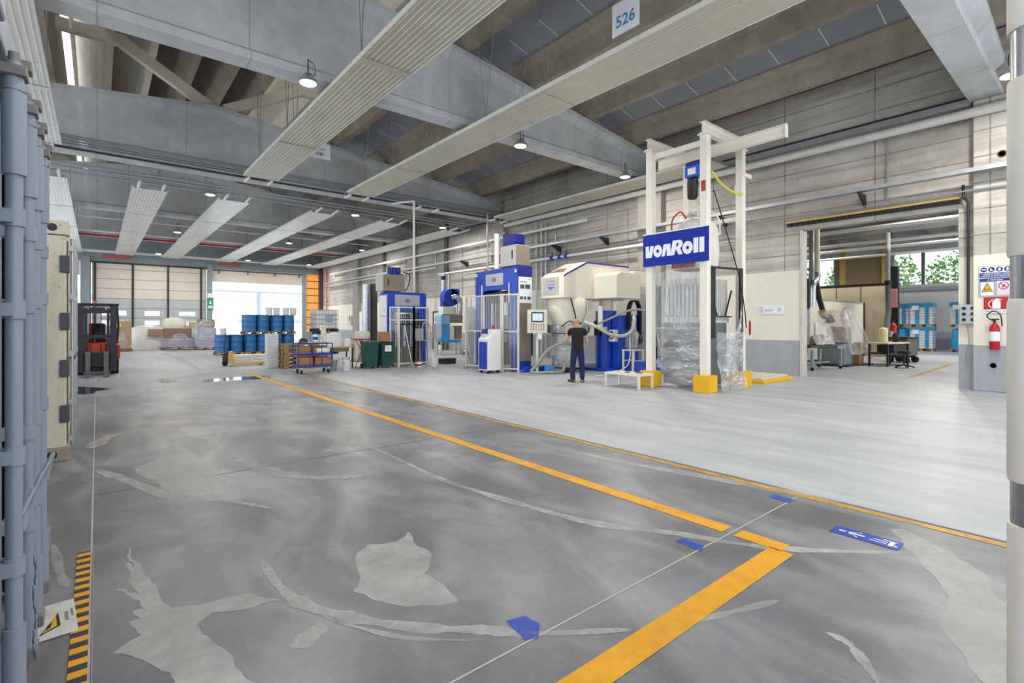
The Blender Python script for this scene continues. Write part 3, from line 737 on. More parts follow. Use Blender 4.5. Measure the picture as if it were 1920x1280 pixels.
mp = T('warning_plate','dirty white plate with a yellow warning triangle lying beside the grey container','plate',(-.06,3.66,0),R(4))
MB().box(-.185,-.03,-.2,.2,.004,.014).build('plate', rusty('plate_white','#d8d8d6'), mp, 0, bevel=.002)
MB().flat([(-.215,-.16,.0155),(-.215,.02,.0155),(-.10,.03,.0155)]).build('triangle_border', m_black, mp, 0) if 0 else None
MB().flat([(-.18,-.16,.0152),(-.095,-.10,.0152),(-.10,.06,.0152)]).build('triangle_border', m_black, mp, 0)
MB().flat([(-.168,-.142,.0158),(-.108,-.094,.0158),(-.111,.03,.0158)]).build('triangle', paint('sign_yellow','#e2b21c',.5), mp, 0)
MB().flat([(-.155,-.12,.0162),(-.135,-.095,.0162),(-.125,-.03,.0162),(-.145,-.07,.0162)]).build('pictogram', m_black, mp, 0)
m = MB(); m.box(-.075,-.06,-.06,.05,.0145,.0152); m.box(-.05,-.04,-.02,.07,.0145,.0152); m.build('print_mark', paint('faded_grey','#8b8d90',.7), mp, 0)
# striped tape
ht = T('hazard_tape','yellow and black striped tape strip on the floor beside the containers','tape',(0,0,0))
MB().box(-.105,-.035,1.0,4.62,.002,.004).build('tape', paint('tape_black','#34323a',.5), ht, 0)
y = 1.02; m_tapey = paint('tape_yellow','#eda713',.5)
while y < 4.6: MB().box(-.105,-.035,y,y+.055,.0041,.0046).build('stripe', m_tapey, ht, 0); y += .11
tag(MB().box(-.022,-.016,1.0,4.6,.0005,.006).build('floor_rail', m_galv, None, 0),'thin metal strip in the floor along the striped tape','strip')

# blue floor sign
fs = T('floor_sign','blue floor sign with a white arrow and pallet truck symbol in the walkway','floor sign',(4.44,1.2,0))
MB().box(-.085,.085,-.2,.23,.003,.0042).build('board', m_blue, fs, 0)
m = MB(); z = .0048
def fpoly(pts): m.add([(x,y,z) for x,y in pts],[tuple(range(len(pts)))])
fpoly([(-.012,.02),(.012,.02),(.012,.19),(-.012,.19)]); fpoly([(-.012,.12),(.0,.135),(-.05,.05),(-.062,.055)]); fpoly([(.0,.135),(.012,.12),(.062,.055),(.05,.05)]); fpoly([(-.035,.10),(0,.15),(.035,.10),(0,.13)])
m.build('arrow', m_white, fs, 0)
m = MB(); fpoly([(-.03,-.12),(-.018,-.12),(-.018,-.01),(-.03,-.01)]); fpoly([(.01,-.12),(.022,-.12),(.022,-.03),(.01,-.03)]); fpoly([(-.05,-.16),(.04,-.16),(.04,-.13),(-.05,-.13)]); fpoly([(-.04,-.185),(-.02,-.185),(-.02,-.165),(-.04,-.165)]); fpoly([(.045,-.17),(.055,-.17),(.055,-.08),(.045,-.08)])
m.build('pictogram', m_white, fs, 0)

# cream hinge post at the frame edge
q = ray(1940,607); hp = T('hinge_post','cream steel door post with grey hinge knuckles, cut by the picture edge','door post',(q[0]*1.5,q[1]*1.5,0))
MB().cyl((0,0,0),(0,0,3.0),.0535,n=28).build('pin', m_steel, hp)
for z0,z1 in ((.3,.998),(1.125,1.675),(1.802,2.336),(2.479,2.98)): MB().lathe([(.0538,z0),(.058,z0+.002),(.0605,z0+.012),(.0605,z1-.012),(.058,z1-.002),(.0538,z1)],n=28).build('sleeve', paint('post_cream','#f2eadb',.5,var=.06,scale=5) if z0==.3 else bpy.data.materials['post_cream'], hp)
MB().cyl((0,0,0),(0,0,.012),.12,n=24).build('base', m_dark, hp)
MB().box(.05,.62,-.45,.0,.1,2.9).build('door_leaf', m_cream, hp, 0) if 0 else None

# ------------------------------------------------------------------ forklift
m_forkred = paint('forklift_orange','#c8401c',.4); m_navy = paint('forklift_navy','#23252f',.45); m_tyre = paint('tyre','#1c1c1d',.8)
fk = T('forklift','orange and black forklift parked with its mast facing the camera','forklift',(.0,20.5,0))
m = MB(); m.prism([(-.55,.25),(.55,.25),(.55,.75),(.45,1.0),(-.45,1.0),(-.55,.75)],'y',.25,2.1); m.prism([(-.5,.3),(.5,.3),(.5,1.05),(-.5,1.05)],'y',1.6,2.35); m.build('body', m_forkred, fk, 0, bevel=.03)
MB().box(-.22,.22,-.02,.23,.62,.98).build('cowl', m_forkred, fk, 0, bevel=.02); MB().box(-.42,.42,-.03,.24,.1,.6).build('front_axle', m_black, fk, 0, bevel=.02)
for sx in (-1,1): MB().box(sx*.535-.045,sx*.535+.045,.05,.7,.5,.92).build('fender', m_forkred, fk, 0, bevel=.03)
m = MB()
for sx in (-1,1): m.box(sx*.40-.085,sx*.40+.085,-.22,-.08,.1,2.17); m.box(sx*.27-.035,sx*.27+.035,-.2,-.09,.1,2.1)
for z in (.35,1.15,1.93): m.box(-.36,.36,-.13,-.07,z,z+.12)
m.box(-.2,.2,-.12,-.075,2.0,2.12); m.build('mast', m_navy, fk, 0, bevel=.006)
m = MB(); m.box(-.42,.42,-.3,-.225,.28,.36); m.box(-.42,.42,-.3,-.225,.62,.7); m.box(-.3,.3,-.28,-.24,.3,.68); m.build('carriage', m_black, fk, 0)
for sx in (-1,1):
    m = MB(); m.box(sx*.22-.06,sx*.22+.06,-.35,-.305,.04,.75); m.prism([(sx*.22-.06,.03),(sx*.22+.06,.03),(sx*.22+.06,.08),(sx*.22-.06,.08)],'y',-1.2,-.3); m.build('fork', m_steel if 0 else paint('fork_steel','#6d6a66',.5,.5), fk, 0)
    MB().cyl((sx*.44-.1,.35,.31),(sx*.44+.1,.35,.31),.31,n=26).build('front_wheel', m_tyre, fk, bevel=.02)
    MB().cyl((sx*.42-.09,1.85,.25),(sx*.42+.09,1.85,.25),.25,n=24).build('rear_wheel', m_tyre, fk, bevel=.02)
    m = MB(); m.tube([(sx*.5,.35,1.0),(sx*.53,.05,1.5),(sx*.5,.15,2.18)],.03,8); m.tube([(sx*.48,1.75,1.0),(sx*.46,1.5,2.2)],.03,8); m.build('guard_post', m_navy, fk)
    MB().cyl((sx*.5,-.04,1.02),(sx*.5,.05,1.02),.045,n=12).build('headlight', m_red, fk)
m = MB(); m.box(-.55,.55,.1,1.55,2.18,2.25)
m.build('guard_roof', m_navy, fk, 0, bevel=.02)
m = MB(); m.box(-.25,.25,.75,1.2,1.0,1.12); m.prism([(.95,1.1),(1.2,1.1),(1.3,1.62),(1.18,1.62)],'x',-.22,.22); m.build('seat', m_black, fk, 0, bevel=.04)
m = MB(); m.lathe([(.16,0),(.18,.015),(.16,.03)],(-.05,.5,1.28),20); m.cyl((-.05,.5,1.28),(-.05,.4,1.0),.025); m.build('steering_wheel', m_black, fk)
MB().cyl((-.06,.25,2.25),(-.06,.25,2.33),.06,n=14).build('beacon', paint('beacon_orange','#e8842a',.3), fk)
for x in (-.15,.1): MB().tube([(x,-.09,.5),(x,-.085,2.0)],.012,6).build('hydraulic_hose', m_red if x<0 else m_black, fk)

# ------------------------------------------------------------------ goods by the far door
m_wood = paint('pallet_wood','#b08d62',.8,var=.22,scale=5); m_wood2 = paint('pallet_wood_dark','#8a6a48',.8,var=.2,scale=5)
m_card = paint('cardboard','#b18f74',.8,var=.08); m_wrap = film('shrink_wrap',.22,'#f4f2ee',crease=.45); m_bag = paint('white_sack','#e2e0da',.5,var=.05,bump=.3,bscale=6)
def pallet_mb(m, w, d, h=.145, z=0):
    for i in range(5): x = -w/2+.05+i*(w-.1)/4; m.box(x-.05,x+.05,-d/2,d/2,z+h-.022,z+h)
    for y in (-d/2,-.05,d/2-.1):
        m.box(-w/2,w/2,y,y+.1,z+h-.044,z+h-.0225); m.box(-w/2,w/2,y,y+.1,z,z+.02)
        for x in (-w/2,-.07,w/2-.14): m.box(x,x+.14,y,y+.1,z+.0205,z+h-.0445)
    return m
def lump(cx, cy, z0, sx, sy, h, amp=.08, seed=0, n=28, k=10, top=.75, sq=.42):
    """soft wrapped bundle: superellipse rings with wrinkles"""
    rnd = random.Random(seed); ph = [rnd.uniform(0,6.3) for _ in range(8)]; m = MB(); secs = []
    for j in range(k+1):
        v = j/k; ring = []
        s = 1 if v < top else math.sqrt(max(0,1-((v-top)/(1-top))**2))*.55+.45 if v < 1 else .25
        s *= .94+.06*math.sin(PI*min(1,v*1.6))
        for i in range(n):
            t = 2*PI*i/n; c, q = math.cos(t), math.sin(t)
            rr = (abs(c)**(1/sq)+abs(q)**(1/sq))**(-sq)
            w = 1+amp*(.5*math.sin(3*t+ph[0]+4*v)+.35*math.sin(7*t+ph[1]-5*v)+.3*math.sin(11*t+ph[2]+9*v))
            ring.append((cx+sx*rr*c*w*s, cy+sy*rr*q*w*s, z0+h*v+amp*h*.1*math.sin(5*t+ph[3])*(v>.1)))
        secs.append(ring)
    return m.loft(secs)
def goods(name, lab, cat, px, Y, w, d):
    return T(name, lab, cat, (px_x(px,Y),Y,0))
m_print = paint('label_yellow','#e9dc1c',.5)
t = goods('box_stack','tall pallet of brown cartons with a yellow label beside the forklift','boxes',229,37.2,1,1)
pallet_mb(MB(),.95,1).build('pallet', m_wood2, t, 0)
for k,(z0,z1) in enumerate(((.15,.75),(.755,1.32),(1.325,1.78))): MB().box(-.42+.01*k,.42,-.42,.42,z0,z1).build('carton', m_card, t, 0, bevel=.01)
MB().box(-.4,-.05,-.432,-.425,1.42,1.66).build('label', m_print, t, 0)
lump(0,0,.15,.46,.46,1.2,.02,1).build('shrink_wrap', m_wrap, t)
t = goods('wrapped_bundle','big white plastic-wrapped bundle on the floor before the closed far door','bundle',276,39.4,2,1)
lump(0,0,.0,1.08,.78,1.5,.06,2,n=36,k=14,top=.45).build('sack', paint('bright_sack','#f1efea',.4,var=.03,bump=.4,bscale=4), t)
MB().box(.0,.8,-.98,-.6,.84,1.27).build('carton', m_card, t, 0, bevel=.01)
t = goods('wrapped_bundle','wrapped pallet with a long brown carton and a cream sack, by the far door','bundle',338,37.2,2,1)
pallet_mb(MB(),1.9,.9).build('pallet', m_wood2, t, 0)
MB().box(-.95,.9,-.4,.4,.15,.75).build('wrapped_crate', paint('lilac_wrap','#a29aa8',.4), t, 0, bevel=.03)
MB().box(-.88,.55,-.42,.3,.76,1.32).build('carton', paint('carton_brown','#8e6f63',.8), t, 0, bevel=.01)
lump(-.3,.1,1.33,.62,.4,.66,.03,5).build('sack', paint('cream_sack','#e7dfcb',.6), t)
MB().box(.5,.88,-.2,.35,1.33,1.72).build('yellow_box', paint('dull_yellow','#c9b878',.7), t, 0, bevel=.01)
lump(0,0,.12,1.0,.47,1.05,.03,6).build('shrink_wrap', m_wrap, t)
t = goods('wrapped_bundle','wrapped bluish cartons with a grey-brown roll on top, beside the gateway post','bundle',386,36.2,2,1)
pallet_mb(MB(),1.1,.9).build('pallet', m_wood2, t, 0)
for z0,z1 in ((.15,.72),(.73,1.35)): MB().box(-.45,.5,-.4,.4,z0,z1).build('carton', paint('blue_carton','#9aa0b8',.6), t, 0, bevel=.01)
MB().cyl((-.45,0,1.62),(.45,0,1.62),.26,n=20).build('roll', paint('brown_roll','#82706c',.6), t)
lump(0,0,.12,.6,.5,1.75,.03,7).build('shrink_wrap', m_wrap, t)

# ------------------------------------------------------------------ blue drums on pallets
m_drum = paint('drum_blue','#2c6da6',.42,.1,var=.08); m_drumtop = paint('drum_lid','#22558c',.45)
def pallet_thing(lab, loc, w=1.2, d=1.2, rz=0, mat=None, group='pallets'):
    t = tag(pallet_mb(MB(),w,d).build('pallet', mat or m_wood, None, 0), lab, 'pallet', group); t.location = loc; t.rotation_euler = (0,0,rz); return t
PX = (5.28,6.55,7.86); YD = 29.6
dr = T('steel_drum','','drum',(0,0,0),0,'blue steel drums')
MB().lathe([(.285,0),(.292,.01),(.288,.02),(.288,.28),(.296,.30),(.288,.32),(.288,.57),(.296,.59),(.288,.61),(.288,.86),(.294,.875),(.290,.885),(.284,.885),(.282,.872)],n=28).build('shell', m_drum, dr)
MB().lathe([(0,.868),(.281,.868),(.281,.873),(0,.873)],n=28).build('lid', m_drumtop, dr)
MB().cyl((.17,0,.874),(.17,0,.888),.03,n=10).build('bung', m_dark, dr)
places = [(PX[0],0,'lower pallet nearest the forklift'),(PX[1],0,'middle lower pallet'),(PX[2],0,'lower pallet nearest the machine wall'),(PX[1],1,'middle upper pallet'),(PX[2],1,'upper pallet nearest the machine wall')]
first = True
for x,lv,nm in places:
    zb = .004+lv*1.045
    pallet_thing('wooden pallet under the drums, '+nm,(x,YD,zb),1.2,1.2,0,None,'pallets under the blue drums')
    for sx,an in ((-1,'aisle'),(1,'wall')):
        for sy,bn in ((-1,'front'),(1,'back')):
            lab = f'blue drum, {bn} row, {an} side, on the {nm}'; loc = (x+sx*.3,YD+sy*.3,zb+.147)
            if first: dr.location = loc; dr['label'] = lab; first = False
            else: dup(dr, loc, random.uniform(0,6), lab)
m_pail = paint('pail_white','#dfe0e2',.45,var=.04)
for x,nm in ((7.15,'aisle'),(7.53,'middle aisle'),(8.02,'middle wall'),(8.4,'wall')):
    t = tag(MB().lathe([(.145,0),(.17,.36),(.18,.365),(.18,.40),(.165,.40)],n=20).build('pail', m_pail), f'white pail on the upper drums, {nm} side of the row', 'pail', 'white pails on the drums')
    t.location = (x+.02,YD-.28,1.049+.147+.89)
t = tag(MB().lathe([(.13,0),(.155,.3),(.165,.3),(.165,.34),(.15,.34)],n=20).build('pail', m_pail),'white pail on the lower drums nearest the forklift','pail'); t.location = (4.98,YD-.3,.151+.89)

# hand pallet truck, white rail frame, crates, pallet pile
hy = T('hand_pallet_truck','yellow hand pallet truck parked before the blue drums','pallet truck',(3.75,21.7,0),R(-8))
m_ytruck = paint('truck_yellow','#d9b060',.45)
for y in (-.25,.25): MB().box(.2,1.35,y-.08,y+.08,.06,.13).build('fork', m_ytruck, hy, 0, bevel=.01); 
m = MB(); m.prism([(.1,.1),(.34,.1),(.26,.55),(.14,.55)],'y',-.26,.26); m.build('body', m_ytruck, hy, 0, bevel=.02)
MB().tube(spline([(.03,0,.25),(-.03,0,.7),(.03,0,1.15)],5),.02,8).build('tiller', m_dark, hy)
m = MB(); m.tube([(.03,-.12,1.15),(.03,-.1,1.25),(.03,.1,1.25),(.03,.12,1.15),(.03,-.12,1.15)],.015,6); m.build('grip', m_black, hy)
for y in (-.1,.1): MB().cyl((.0,y-.035,.1),(.0,y+.035,.1),.1,n=18).build('wheel', m_tyre, hy)
MB().box(-.08,.1,-.09,.09,.15,.42).build('pump', m_dark, hy, 0, bevel=.03)
for y in (-.25,.25): MB().cyl((1.2,y-.05,.035),(1.2,y+.05,.035),.034,n=12).build('roller', m_dark, hy)
rf = T('rail_frame','low white steel rail frame lying before the drums','frame',(4.25,23.0,0),R(-6))
m = MB(); m.cyl((0,0,.3),(1.35,0,.3),.06); m.cyl((0,0,.14),(1.35,0,.14),.04); m.build('rail', m_white, rf)
for x in (.05,.7,1.3): MB().box(x-.03,x+.03,-.15,.15,.0,.36).build('foot', m_white, rf, 0)
cr = None
for i in range(14):
    lab = f'white plastic crate in the tall nested stack by the pallet pile'
    if not cr:
        m = MB(); m.loft([[(sx*a,sy*a,z) for sx,sy in ((-1,-1),(1,-1),(1,1),(-1,1))] for a,z in ((.165,0),(.185,.12),(.20,.122),(.20,.145),(.18,.145),(.16,.02))])
        cr = tag(m.build('crate', m_pail, None, 0, bevel=.01), lab, 'crate', 'white crates in the nested stack'); o = cr
    else: o = cr.copy(); COL.objects.link(o)
    o.location = (4.93,19.8,.003+i*.084); 
for i,nm in enumerate(('bottom','second','third','fourth','fifth','top')):
    pallet_thing(f'wooden pallet in the pile behind the blue trolley, {nm}',(5.75+random.uniform(-.03,.03),19.35,.003+i*.1465),1.2,.8,R(random.uniform(-2,2)),m_wood,'pallets in the pile')
t = tag(MB().box(-.1,.1,-.25,.25,0,.2).build('wood_block', m_wood2, None, 0, bevel=.01),'dark wooden block on the floor between the crates and the pallet pile','block'); t.location = (5.02,20.3,0)

# ------------------------------------------------------------------ blue trolley and its load
m_cart = paint('trolley_blue','#20309c',.4)
tr = T('trolley','blue steel trolley with two decks of cartons','trolley',(5.42,16.75,0),R(-2))
W2,D2 = .53,.3
for sx in (-1,1):
    for sy in (-1,1):
        MB().cyl((sx*W2,sy*D2,.2),(sx*W2,sy*D2,.97),.017,n=8).build('post', m_cart, tr)
        w = MB(); w.cyl((sx*.42-.02,sy*.24,.075),(sx*.42+.02,sy*.24,.075),.075,n=18); w.build('wheel', m_tyre, tr)
        MB().box(sx*.42-.03,sx*.42+.03,sy*.24-.03,sy*.24+.03,.13,.2).build('caster', m_steel, tr, 0)
for z in (.21,.58):
    MB().box(-W2,W2,-D2,D2,z,z+.035).build('deck', m_cart, tr, 0, bevel=.005)
for z in (.97,.65,.3):
    m = MB(); m.tube([(-W2,-D2,z),(W2,-D2,z),(W2,D2,z),(-W2,D2,z),(-W2,-D2,z)],.016,6); m.build('rail', m_cart, tr)
for x in (-.15,.2): MB().cyl((x,-D2,.21),(x,-D2,.97),.012,n=6).build('bar', m_cart, tr)
m_card2 = paint('cardboard_tan','#a57a55',.8,var=.1)
def carton(lab, cx, cy, z, w, d, h, mat=None, rz=0):
    o = tag(MB().box(-w/2,w/2,-d/2,d/2,0,h).build('carton', mat or m_card2, None, 0, bevel=.006), lab, 'box'); o.location = (cx,cy,z); o.rotation_euler = (0,0,rz); return o
carton('brown carton on the lower trolley deck, nearer the pallet pile',5.15,16.74,.247,.38,.46,.28)
carton('wide brown carton on the lower trolley deck, nearer the buckets',5.68,16.76,.247,.5,.46,.29)
carton('brown carton on the upper trolley deck, nearer the pallet pile',5.15,16.86,.617,.36,.3,.26)
carton('brown carton on the upper trolley deck behind the white roll',5.66,16.9,.617,.46,.24,.27)
t = tag(MB().lathe([(.03,-.2),(.1,-.2),(.1,.2),(.03,.2)],n=20).build('paper_roll', m_white),'white roll on the upper deck of the blue trolley','roll'); t.location = (5.7,16.66,.72); t.rotation_euler = (0,PI/2,0)
tag(MB().box(5.0,5.85,16.58,16.92,.99,1.0).build('shelf_board', m_galv, None, 0),'thin grey board across the top rails of the blue trolley','board')
t = T('helmet','dark helmet on top of the blue trolley','helmet',(5.12,16.75,1.001)); 
MB().lathe([(.13,0),(.135,.03),(.12,.09),(.08,.135),(0,.15)],n=18).build('shell', m_navy, t); MB().lathe([(.13,.0),(.16,.004),(.16,.012),(.13,.02)],n=18).build('brim', m_navy, t)
t = T('canister','blue and white canister on top of the blue trolley','canister',(5.5,16.76,1.001))
MB().lathe([(.07,0),(.08,.01),(.08,.2),(.05,.26),(.0,.26)],n=16).build('body', m_white, t); MB().cyl((0,0,.26),(0,0,.32),.03,n=12).build('cap', m_blue, t); MB().lathe([(.081,.08),(.081,.18)],n=16).build('label', m_blue, t)
for x,nm in ((5.7,'nearer the canister'),(5.8,'nearer the white sack')):
    t = tag(MB().lathe([(.035,0),(.04,.01),(.04,.12),(.015,.17),(.015,.2),(0,.2)],n=12).build('bottle', glass('bottle_clear',(.85,.9,.9),.2) if x<5.75 else m_pail), 'small clear bottle on the trolley top, '+nm, 'bottle'); t.location = (x,16.8,1.001)

def bucket(lab, x, y, r, h, mat, z=0, handle=True, lid=False):
    t = T('bucket', lab, 'bucket', (x,y,z+.001))
    MB().lathe([(r*.82,0),(r*.84,.005),(r*.97,h*.9),(r*1.04,h*.9),(r*1.04,h),(r*.98,h),(r*.94,h*.9),(r*.8,.03),(0,.03)],n=22).build('body', mat, t)
    if lid: MB().lathe([(0,h+.001),(r*1.05,h+.001),(r*1.06,h+.02),(0,h+.025)],n=22).build('lid', mat, t)
    if handle: MB().tube([(r*1.03*math.cos(a),r*.25*math.sin(a)-r*.9,h*.88-abs(math.sin(a))*h*.3) for a in [PI*i/8 for i in range(9)]],.006,5).build('handle', m_galv, t)
    return t
bucket('white bucket on the floor in front of the sack table',6.52,16.75,.155,.36,m_pail)
bucket('grey round tub on the floor beside the blue trolley',6.2,17.25,.2,.36,paint('tub_grey','#9ba09a',.5),handle=False)
bucket('white bucket under the sack table, nearer the trolley',6.68,18.12,.15,.36,m_pail,handle=False,lid=True)
bucket('white bucket under the sack table, nearer the red stand',7.04,18.12,.15,.36,m_pail,handle=False,lid=True)
tb = T('table','dark-legged work table heaped with white sacks','table',(6.85,18.25,0))
MB().box(-.42,.42,-.32,.32,.74,.78).build('tabletop', paint('table_top','#b9b3a4',.6), tb, 0, bevel=.005)
for sx in (-1,1):
    for sy in (-1,1): MB().box(sx*.38-.02,sx*.38+.02,sy*.28-.02,sy*.28+.02,0,.739).build('leg', m_dark, tb, 0)
MB().box(-.3,.25,-.3,.1,.6,.7395).build('drawer', m_wood2, tb, 0)
t = tag(lump(0,0,0,.32,.26,.5,.06,11).build('sack', m_bag),'slumped white sack on the work table, nearer the trolley','sack'); t.location = (6.66,18.25,.782); t.scale = (.85,.9,1)
t = tag(lump(0,0,0,.2,.2,.28,.06,12).build('sack', m_bag),'small white sack on the work table, nearer the red stand','sack'); t.location = (7.1,18.12,.782); t.scale = (.75,.9,1)
rs = T('bag_stand','red folding stand carrying a big cream bag','stand',(7.56,18.05,0))
m_redst = paint('stand_red','#9c2f2f',.5)
for y in (-.3,.3):
    m = MB(); m.tube([(-.32,y,.0),(.1,y,1.02)],.013,6); m.tube([(.32,y,.0),(-.3,y,1.02)],.013,6); m.build('leg', m_redst, rs)
m = MB(); m.tube([(-.3,-.3,1.02),(.3,-.3,1.02),(.3,.3,1.02),(-.3,.3,1.02),(-.3,-.3,1.02)],.014,6); m.build('hoop', m_redst, rs)
MB().box(-.25,.42,-.28,.28,.2,.235).build('shelf', m_wood, rs, 0)
lump(0,0,.236,.26,.25,.76,.025,13,top=.97).build('bag', paint('bag_cream','#e5dcc8',.7,var=.06), rs)
t = tag(lump(0,0,0,.34,.27,.3,.05,14,sq=.5).build('sack', paint('sack_grey','#d3cfc6',.6)),'flat pale sack lying on the red stand','sack'); t.location = (7.65,18.05,1.045); t.scale = (.85,1,1)
m_bin = paint('bin_green','#0f4a40',.5)
def wheelie(lab, x, y, h, box=False):
    t = T('wheeled_bin', lab, 'bin', (x,y,0), 0, 'green wheeled bins')
    MB().loft([[(sx*a,sy*b-.02,z) for sx,sy in ((-1,-1),(1,-1),(1,1),(-1,1))] for a,b,z in ((.2,.2,.06),(.235,.25,h-.06),(.25,.27,h-.06),(.25,.27,h))]).build('body', m_bin, t, 0, bevel=.02)
    MB().prism([(-.3,h),(.29,h),(.27,h+.05),(-.24,h+.03)],'x',-.255,.255).build('lid', m_black if box else paint('bin_lid','#14302c',.5), t, 0, bevel=.012)
    for sx in (-1,1): MB().cyl((sx*.2-.03,.2,.09),(sx*.2+.03,.2,.09),.09,n=16).build('wheel', m_tyre, t)
    MB().cyl((-.2,.29,h-.05),(.2,.29,h-.05),.015,n=8).build('handle', m_black, t)
    if box: MB().box(-.12,.12,-.285,-.262,h-.3,h-.08).build('label', m_white, t, 0)
    return t
wheelie('green wheeled bin between the red stand and the labelled bin',7.58,17.25,.93)
wheelie('green wheeled bin with black lid and white label beside the far press',8.15,17.2,.9,True)
carton('brown carton standing on the labelled green bin',8.12,17.22,.952,.34,.3,.36)

# stacked liquid tanks
m_tank = paint('tank_white','#cfd6d4',.4,var=.05)
for z,lab in ((0,'caged white liquid tank, lower one of the two stacked behind the trolley'),(1.19,'caged white liquid tank, upper one of the two stacked behind the trolley')):
    t = T('liquid_tank', lab, 'tank', (9.42,27.3,z+.002), 0, 'stacked liquid tanks')
    pallet_mb(MB(),1.2,1.0,.14).build('pallet', m_black, t, 0)
    MB().box(-.56,.56,-.46,.46,.142,1.12).build('bottle', m_tank, t, 0, bevel=.06)
    g = MB()
    for i in range(8):
        x = -.58+i*1.16/7; g.box(x-.008,x+.008,-.49,-.474,.145,1.15); g.box(x-.008,x+.008,.474,.49,.145,1.15)
    for i in range(6):
        y = -.48+i*.96/5; g.box(-.592,-.576,y-.008,y+.008,.145,1.15); g.box(.576,.592,y-.008,y+.008,.145,1.15)
    for k in range(5):
        zz = .16+k*.245; g.box(-.6,.6,-.5,-.484,zz,zz+.02); g.box(-.6,.6,.484,.5,zz,zz+.02); g.box(-.6,-.584,-.5,.5,zz,zz+.02); g.box(.584,.6,-.5,.5,zz,zz+.02)
    g.build('cage_grid', m_galv, t, 0)
    MB().box(-.1,.3,-.512,-.501,.55,.85).build('label_plate', paint('plate_grey','#8d97a6',.5), t, 0)
    MB().cyl((.0,0,1.12),(.0,0,1.16),.09,n=16).build('cap', m_black, t)
t = T('steel_post','pale steel column with a head plate in front of the stacked tanks','post',(8.3,24.2,0))
MB().box(-.12,.12,-.1,.1,0,1.55).build('column', m_cream, t, 0, bevel=.01); MB().box(-.3,.3,-.3,.3,0,.05).build('base', m_cream, t, 0); MB().box(-.5,-.12,-.06,.06,1.1,1.3).build('arm', m_dark, t, 0, bevel=.01)
# ------------------------------------------------------------------ tall blue press with guard fence
m_bluem = paint('machine_blue','#0e45bd',.38,var=.08); m_navym = paint('machine_navy','#0c1f86',.4)
m_taupe = paint('machine_taupe','#8b7f70',.5); m_lgrey = paint('machine_grey','#c3c3be',.45); m_logo = paint('plate_silver','#b9bcc2',.35,.3)
m_fence = paint('fence_cream','#dcd8c9',.45); m_clear = glass('guard_sheet',(.86,.89,.93),.10,.1); m_slat = paint('slat_blue','#8288a6',.5)
m_screen = glow('screen_glow','#cfe0f0',1.1); m_emb = paint('emblem_grey','#6d7078',.4)
def emblem(par, M4, s):
    m = MB(); n = 20
    pts = [(s*math.cos(t), s*.62*math.sin(t)) for t in [2*PI*i/n for i in range(n)]]; inn = [(x*.72,y*.72) for x,y in pts]
    vs = [M4 @ Vector((x,y,0)) for x,y in pts+inn]; m.add(vs,[(i,(i+1)%n,n+(i+1)%n,n+i) for i in range(n)])
    m.add([M4 @ Vector(p) for p in ((-.55*s,.25*s,0),(.55*s,.25*s,0),(0,-.8*s,0))],[(0,1,2)])
    return m.build('emblem', m_emb, par, 0)
p1 = T('hydraulic_press','tall blue press with a poster on its side, left of the cream mixer','machine',(10.8,12.8,0))
m = MB(); m.add([(x,y,z) for x in (0,.62) for y,z in ((0,0),(.38,0),(.38,2.55),(.55,2.78),(1.85,2.78),(2.02,2.55),(2.02,0),(2.4,0),(2.4,3.44),(2.34,3.5),(.06,3.5),(0,3.44))],
      [tuple(range(12)),tuple(range(23,11,-1))]+[(i,(i+1)%12,12+(i+1)%12,12+i) for i in range(12)]); m.build('frame', m_bluem, p1, 0, bevel=.012)
MB().box(.0,.64,-.02,-.001,3.2,3.56).build('side_cap', m_navym, p1, 0); MB().box(.08,.6,-.02,-.002,.35,3.18).build('side_cover', m_taupe, p1, 0)
MB().prism([(-.05,.001),(1.35,.001),(1.25,.16),(.1,.16)],'y',-.32,-.025).build('foot', m_bluem, p1, 0, bevel=.01)
ps = MB().box(.03,.62,-.035,-.021,2.3,3.18).build('poster', m_paper, p1, 0)
m = MB(); [m.box(a,b,-.0365,-.0355,c,d) for a,b,c,d in ((.1,.28,2.78,2.92),(.32,.54,2.78,2.93),(.09,.22,2.42,2.52),(.27,.36,2.42,2.52),(.42,.56,2.42,2.52),(.1,.4,3.0,3.025),(.46,.56,3.1,3.115))]
m.build('print', m_inkd, ps, 0)
pl = MB().box(-.012,-.001,.75,1.75,2.95,3.36).build('nameplate', m_logo, p1, 0); emblem(pl, face_mx(-.014,1.25,3.16), .13)
for y in (.42,1.98): MB().box(-.03,-.001,y-.02,y+.02,2.3,3.0).build('strip', m_white, p1, 0)
for y in (.08,2.32): MB().box(-.01,-.001,y-.05,y+.05,3.33,3.42).build('badge', m_white, p1, 0)
m = MB(); m.box(.1,.6,.5,1.9,2.35,2.72); m.build('ram', m_black, p1, 0, bevel=.02)
m = MB(); m.cyl((.3,.9,1.9),(.3,.9,2.35),.16,n=18); m.cyl((.3,.9,2.75),(.3,.9,2.8),.25,n=20); m.build('ram_cylinder', m_steel, p1)
for y in (.65,1.75): MB().cyl((.3,y,.9),(.3,y,2.4),.06,n=14).build('guide_column', m_steel, p1)
MB().box(.05,.6,.42,1.98,.2,.95).build('press_table', m_taupe, p1, 0, bevel=.02); MB().box(.1,.5,.7,1.6,.951,1.25).build('mould', m_lgrey, p1, 0, bevel=.02)
m = MB(); [m.box(.62,.64,.42+.1*i,.49+.1*i,.9,2.5) for i in range(16)]; m.build('rear_slat', m_slat, p1, 0)
tb = MB().box(.05,.6,.1,.98,3.58,4.28).build('top_cabinet', m_lgrey, p1, 0, bevel=.01)
MB().box(.03,.62,.08,.099,3.6,4.26).build('cover', m_taupe, tb, 0); MB().box(.03,.049,.3,.34,3.8,4.1).build('handle', m_black, tb, 0)
